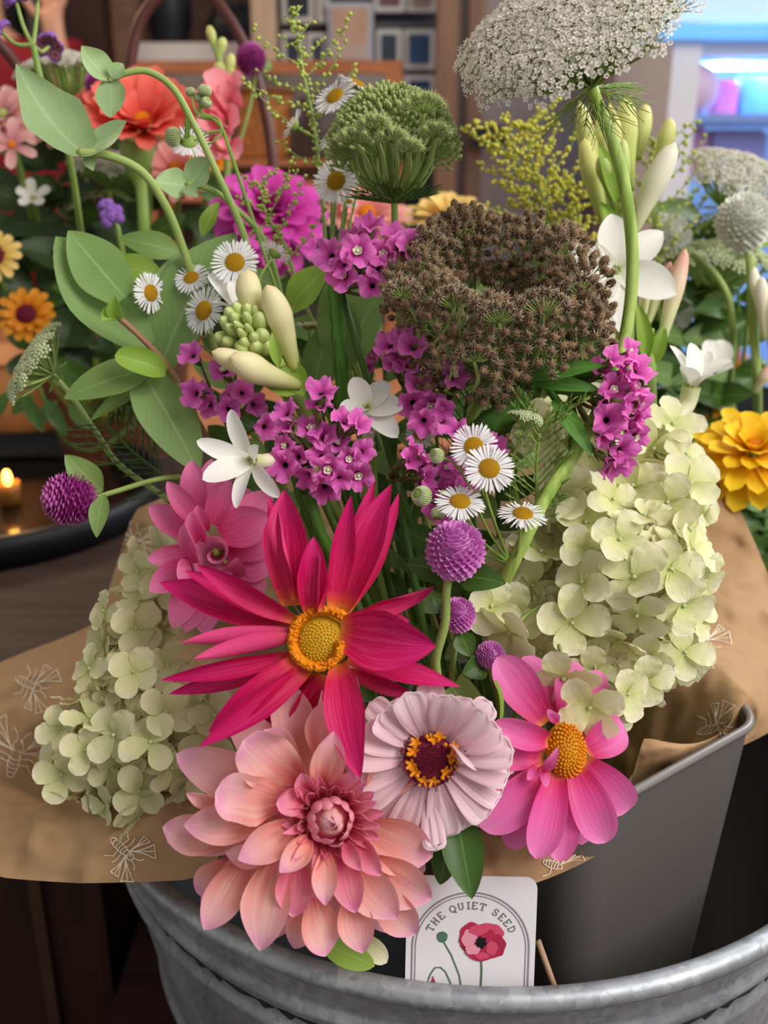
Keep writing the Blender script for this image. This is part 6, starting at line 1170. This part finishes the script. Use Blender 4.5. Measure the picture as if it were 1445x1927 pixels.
# right bouquet
t = thing('flower_pot', RB, 'dark pot of the right-hand bouquet, hidden under its leaves', 'pot'); mb = MB(); mb.lathe([(.001, .785), (.07, .785), (.09, .93), (.085, .93), (.065, .8)], (RB.x, RB.y, 0), 40); mb.build('body', m_black, t); mb = MB(); mb.tube([V((RB.x+.09*cos(a), RB.y+.09*sin(a), .93)) for a in [2*pi*k/40 for k in range(41)]], .004, .004, 6); mb.build('rim', m_black, t)
flower('zinnia', 'bright yellow zinnia at the right edge', 'zinnia', (1418, 838, .70), 122, (-.15, .8, .75), 'sun', [(16, .98, .34, -.25), (16, .92, .34, .1), (13, .75, .32, .4), (10, .52, .28, .7), (7, .34, .22, 1.0)], rb(), disc='discgold', dr=.12)
gomphrena('large white globe amaranth ball at the right edge', (1400, 418, .74), 54, (-.2, .55, .8), rb(), 'gomph_white', [((1400, 450, .81), (1448, 462, .80), 46, dict(mat='leaf_lime')), ((1385, 440, .81), (1350, 400, .81), 50, dict(mat='leaf_dark'))], [(1405, 470, .81), (1408, 600, .84)])
gomphrena('smaller white globe amaranth beside the pink-tipped tuberose bud', (1264, 442, .84), 36, (0, .6, .8), rb(), 'gomph_white')
gomphrena('half-hidden white globe amaranth below the pink-tipped bud', (1275, 590, .86), 30, (0, .6, .8), rb(), 'gomph_white')
umbel('loose white-green wild carrot umbel at the right edge', P(1362, 392, .84), ax(.2, .8, .7), disc_pts(42, .044, .012, .030, .8), UW, .0088, [(1350, 405, .842), (1300, 440, .85), (1240, 480, .87)], rb(), 'stem', .0009, 6, .02, .6, sr=.0016, seed=15)
umbel('small green umbel beneath the white globe amaranths', P(1345, 545, .86), ax(.1, .9, .4), disc_pts(36, .05, .012, .026, .8), UB, .0085, [(1350, 640, .88)], rb(), 'stem', .0009, 6, .02, .6, sr=.0016, seed=16)
for lab, x, y, s in [('curved bare pale green stem between the white ball flowers', 0, 0, 0)]:
    t = thing('cut_stem', rb(), lab, 'stem'); stem(t, [P(1300, 478, .78), P(1340, 510, .785), P(1370, 560, .79), P(1378, 615, .80), P(1375, 760, .9), rb()], .0026, .003, 'stem_pale')
t = thing('tuberose', rb(), 'tuberose stalk with white buds at the right edge above the yellow zinnia', 'tuberose', 'tuberose stalks'); stem(t, [P(1410, 480, .78), P(1418, 620, .79), P(1425, 720, .80), rb()], .0036, .004, 'stem_pale')
for a, e, r, mt in [((1425, 610, .79), (1416, 500, .78), 13, 'budwhite'), ((1440, 640, .78), (1432, 520, .77), 14, 'budwhite'), ((1452, 660, .78), (1450, 540, .77), 15, 'budwhite'), ((1420, 740, .8), (1448, 690, .79), 12, 'budpink')]:
    mb = MB(); tube_bud(mb, P(*a), P(*e), r/F*.78); mb.build('long_bud', M[mt], t)
t = thing('tuberose_bloom', rb(), 'blurred white bloom with a coral tip above the yellow zinnia', 'tuberose', 'white star flowers'); tuberose_flower(t, (1345, 700, .78), (0, .7, .7), [(1330, 640, .78), (1362, 640, .78), (1380, 690, .77)], None, 50, throat=False)
flower('zinnia', 'orange-red zinnia deep in shade right of the trumpet flower', 'zinnia', (1330, 760, .88), 40, (0, .5, 1), 'orange', [(12, .95, .4, .2)], rb(), disc='maroon', dr=.3)
flower('zinnia', 'salmon zinnia deep in shade above the yellow zinnia', 'zinnia', (1385, 690, .9), 34, (0, .5, 1), 'salmon', [(12, .95, .4, .2)], rb(), disc='discgold', dr=.3)
labs = ['dark leafy stem between the trumpet flower and the yellow zinnia', 'dark leafy stem right of the pink-tipped bud', 'dark leafy stem under the yellow zinnia', 'dark leafy stem below the large white ball flower', 'dark leafy stem behind the open star flower', 'green leafy stem behind the loose umbel at the right', 'dark leafy stem at the lower right edge beside the paper']
for k, ((x, y), lab) in enumerate(zip([(1340, 800), (1300, 620), (1400, 950), (1390, 610), (1200, 640), (1320, 480), (1440, 1010)], labs)):
    t = thing('leafy_stem', rb(), lab, 'leafy stem', 'right bouquet greens'); d = .86; stem(t, [P(x, y-60, d), P(x-5, y+40, d+.02), P(x-10, y+140, d+.1), rb()], .0016, .0024, 'stem_dark')
    for i in range(11):
        yy = y-70+i*22; s = 1 if i % 2 else -1; leaf(t, (x-i, yy, d+.01), (x-i+s*RND.uniform(55, 115), yy-RND.uniform(-20, 70), d+RND.uniform(-.03, .03)), RND.uniform(40, 62), 'leaf_dark' if i % 4 else 'leaf_mid', nu=8, nv=5)
for lab, pth, sd in [('pale yellow-green filler spray under the loose umbel', [(1270, 380, .86), (1290, 460, .86), (1310, 560, .88), (1330, 700, .92)], 21), ('pale yellow-green filler spray behind the curved bare stem', [(1360, 470, .88), (1350, 540, .88), (1345, 640, .9), (1340, 740, .92)], 22), ('pale green filler spray between the fat buds and the fridge', [(1230, 260, .80), (1225, 340, .80), (1235, 450, .81), (1240, 600, .84)], 23)]:
    bead_spray(lab, pth, [(.04+.055*i, 1 if i % 2 else -1, .03+.03*((i*7) % 5)/5, 12) for i in range(17)], rb(), 'bead', .0017, 'stem', 'bead spray', group='right filler sprays', seed=sd, sr=.0014)
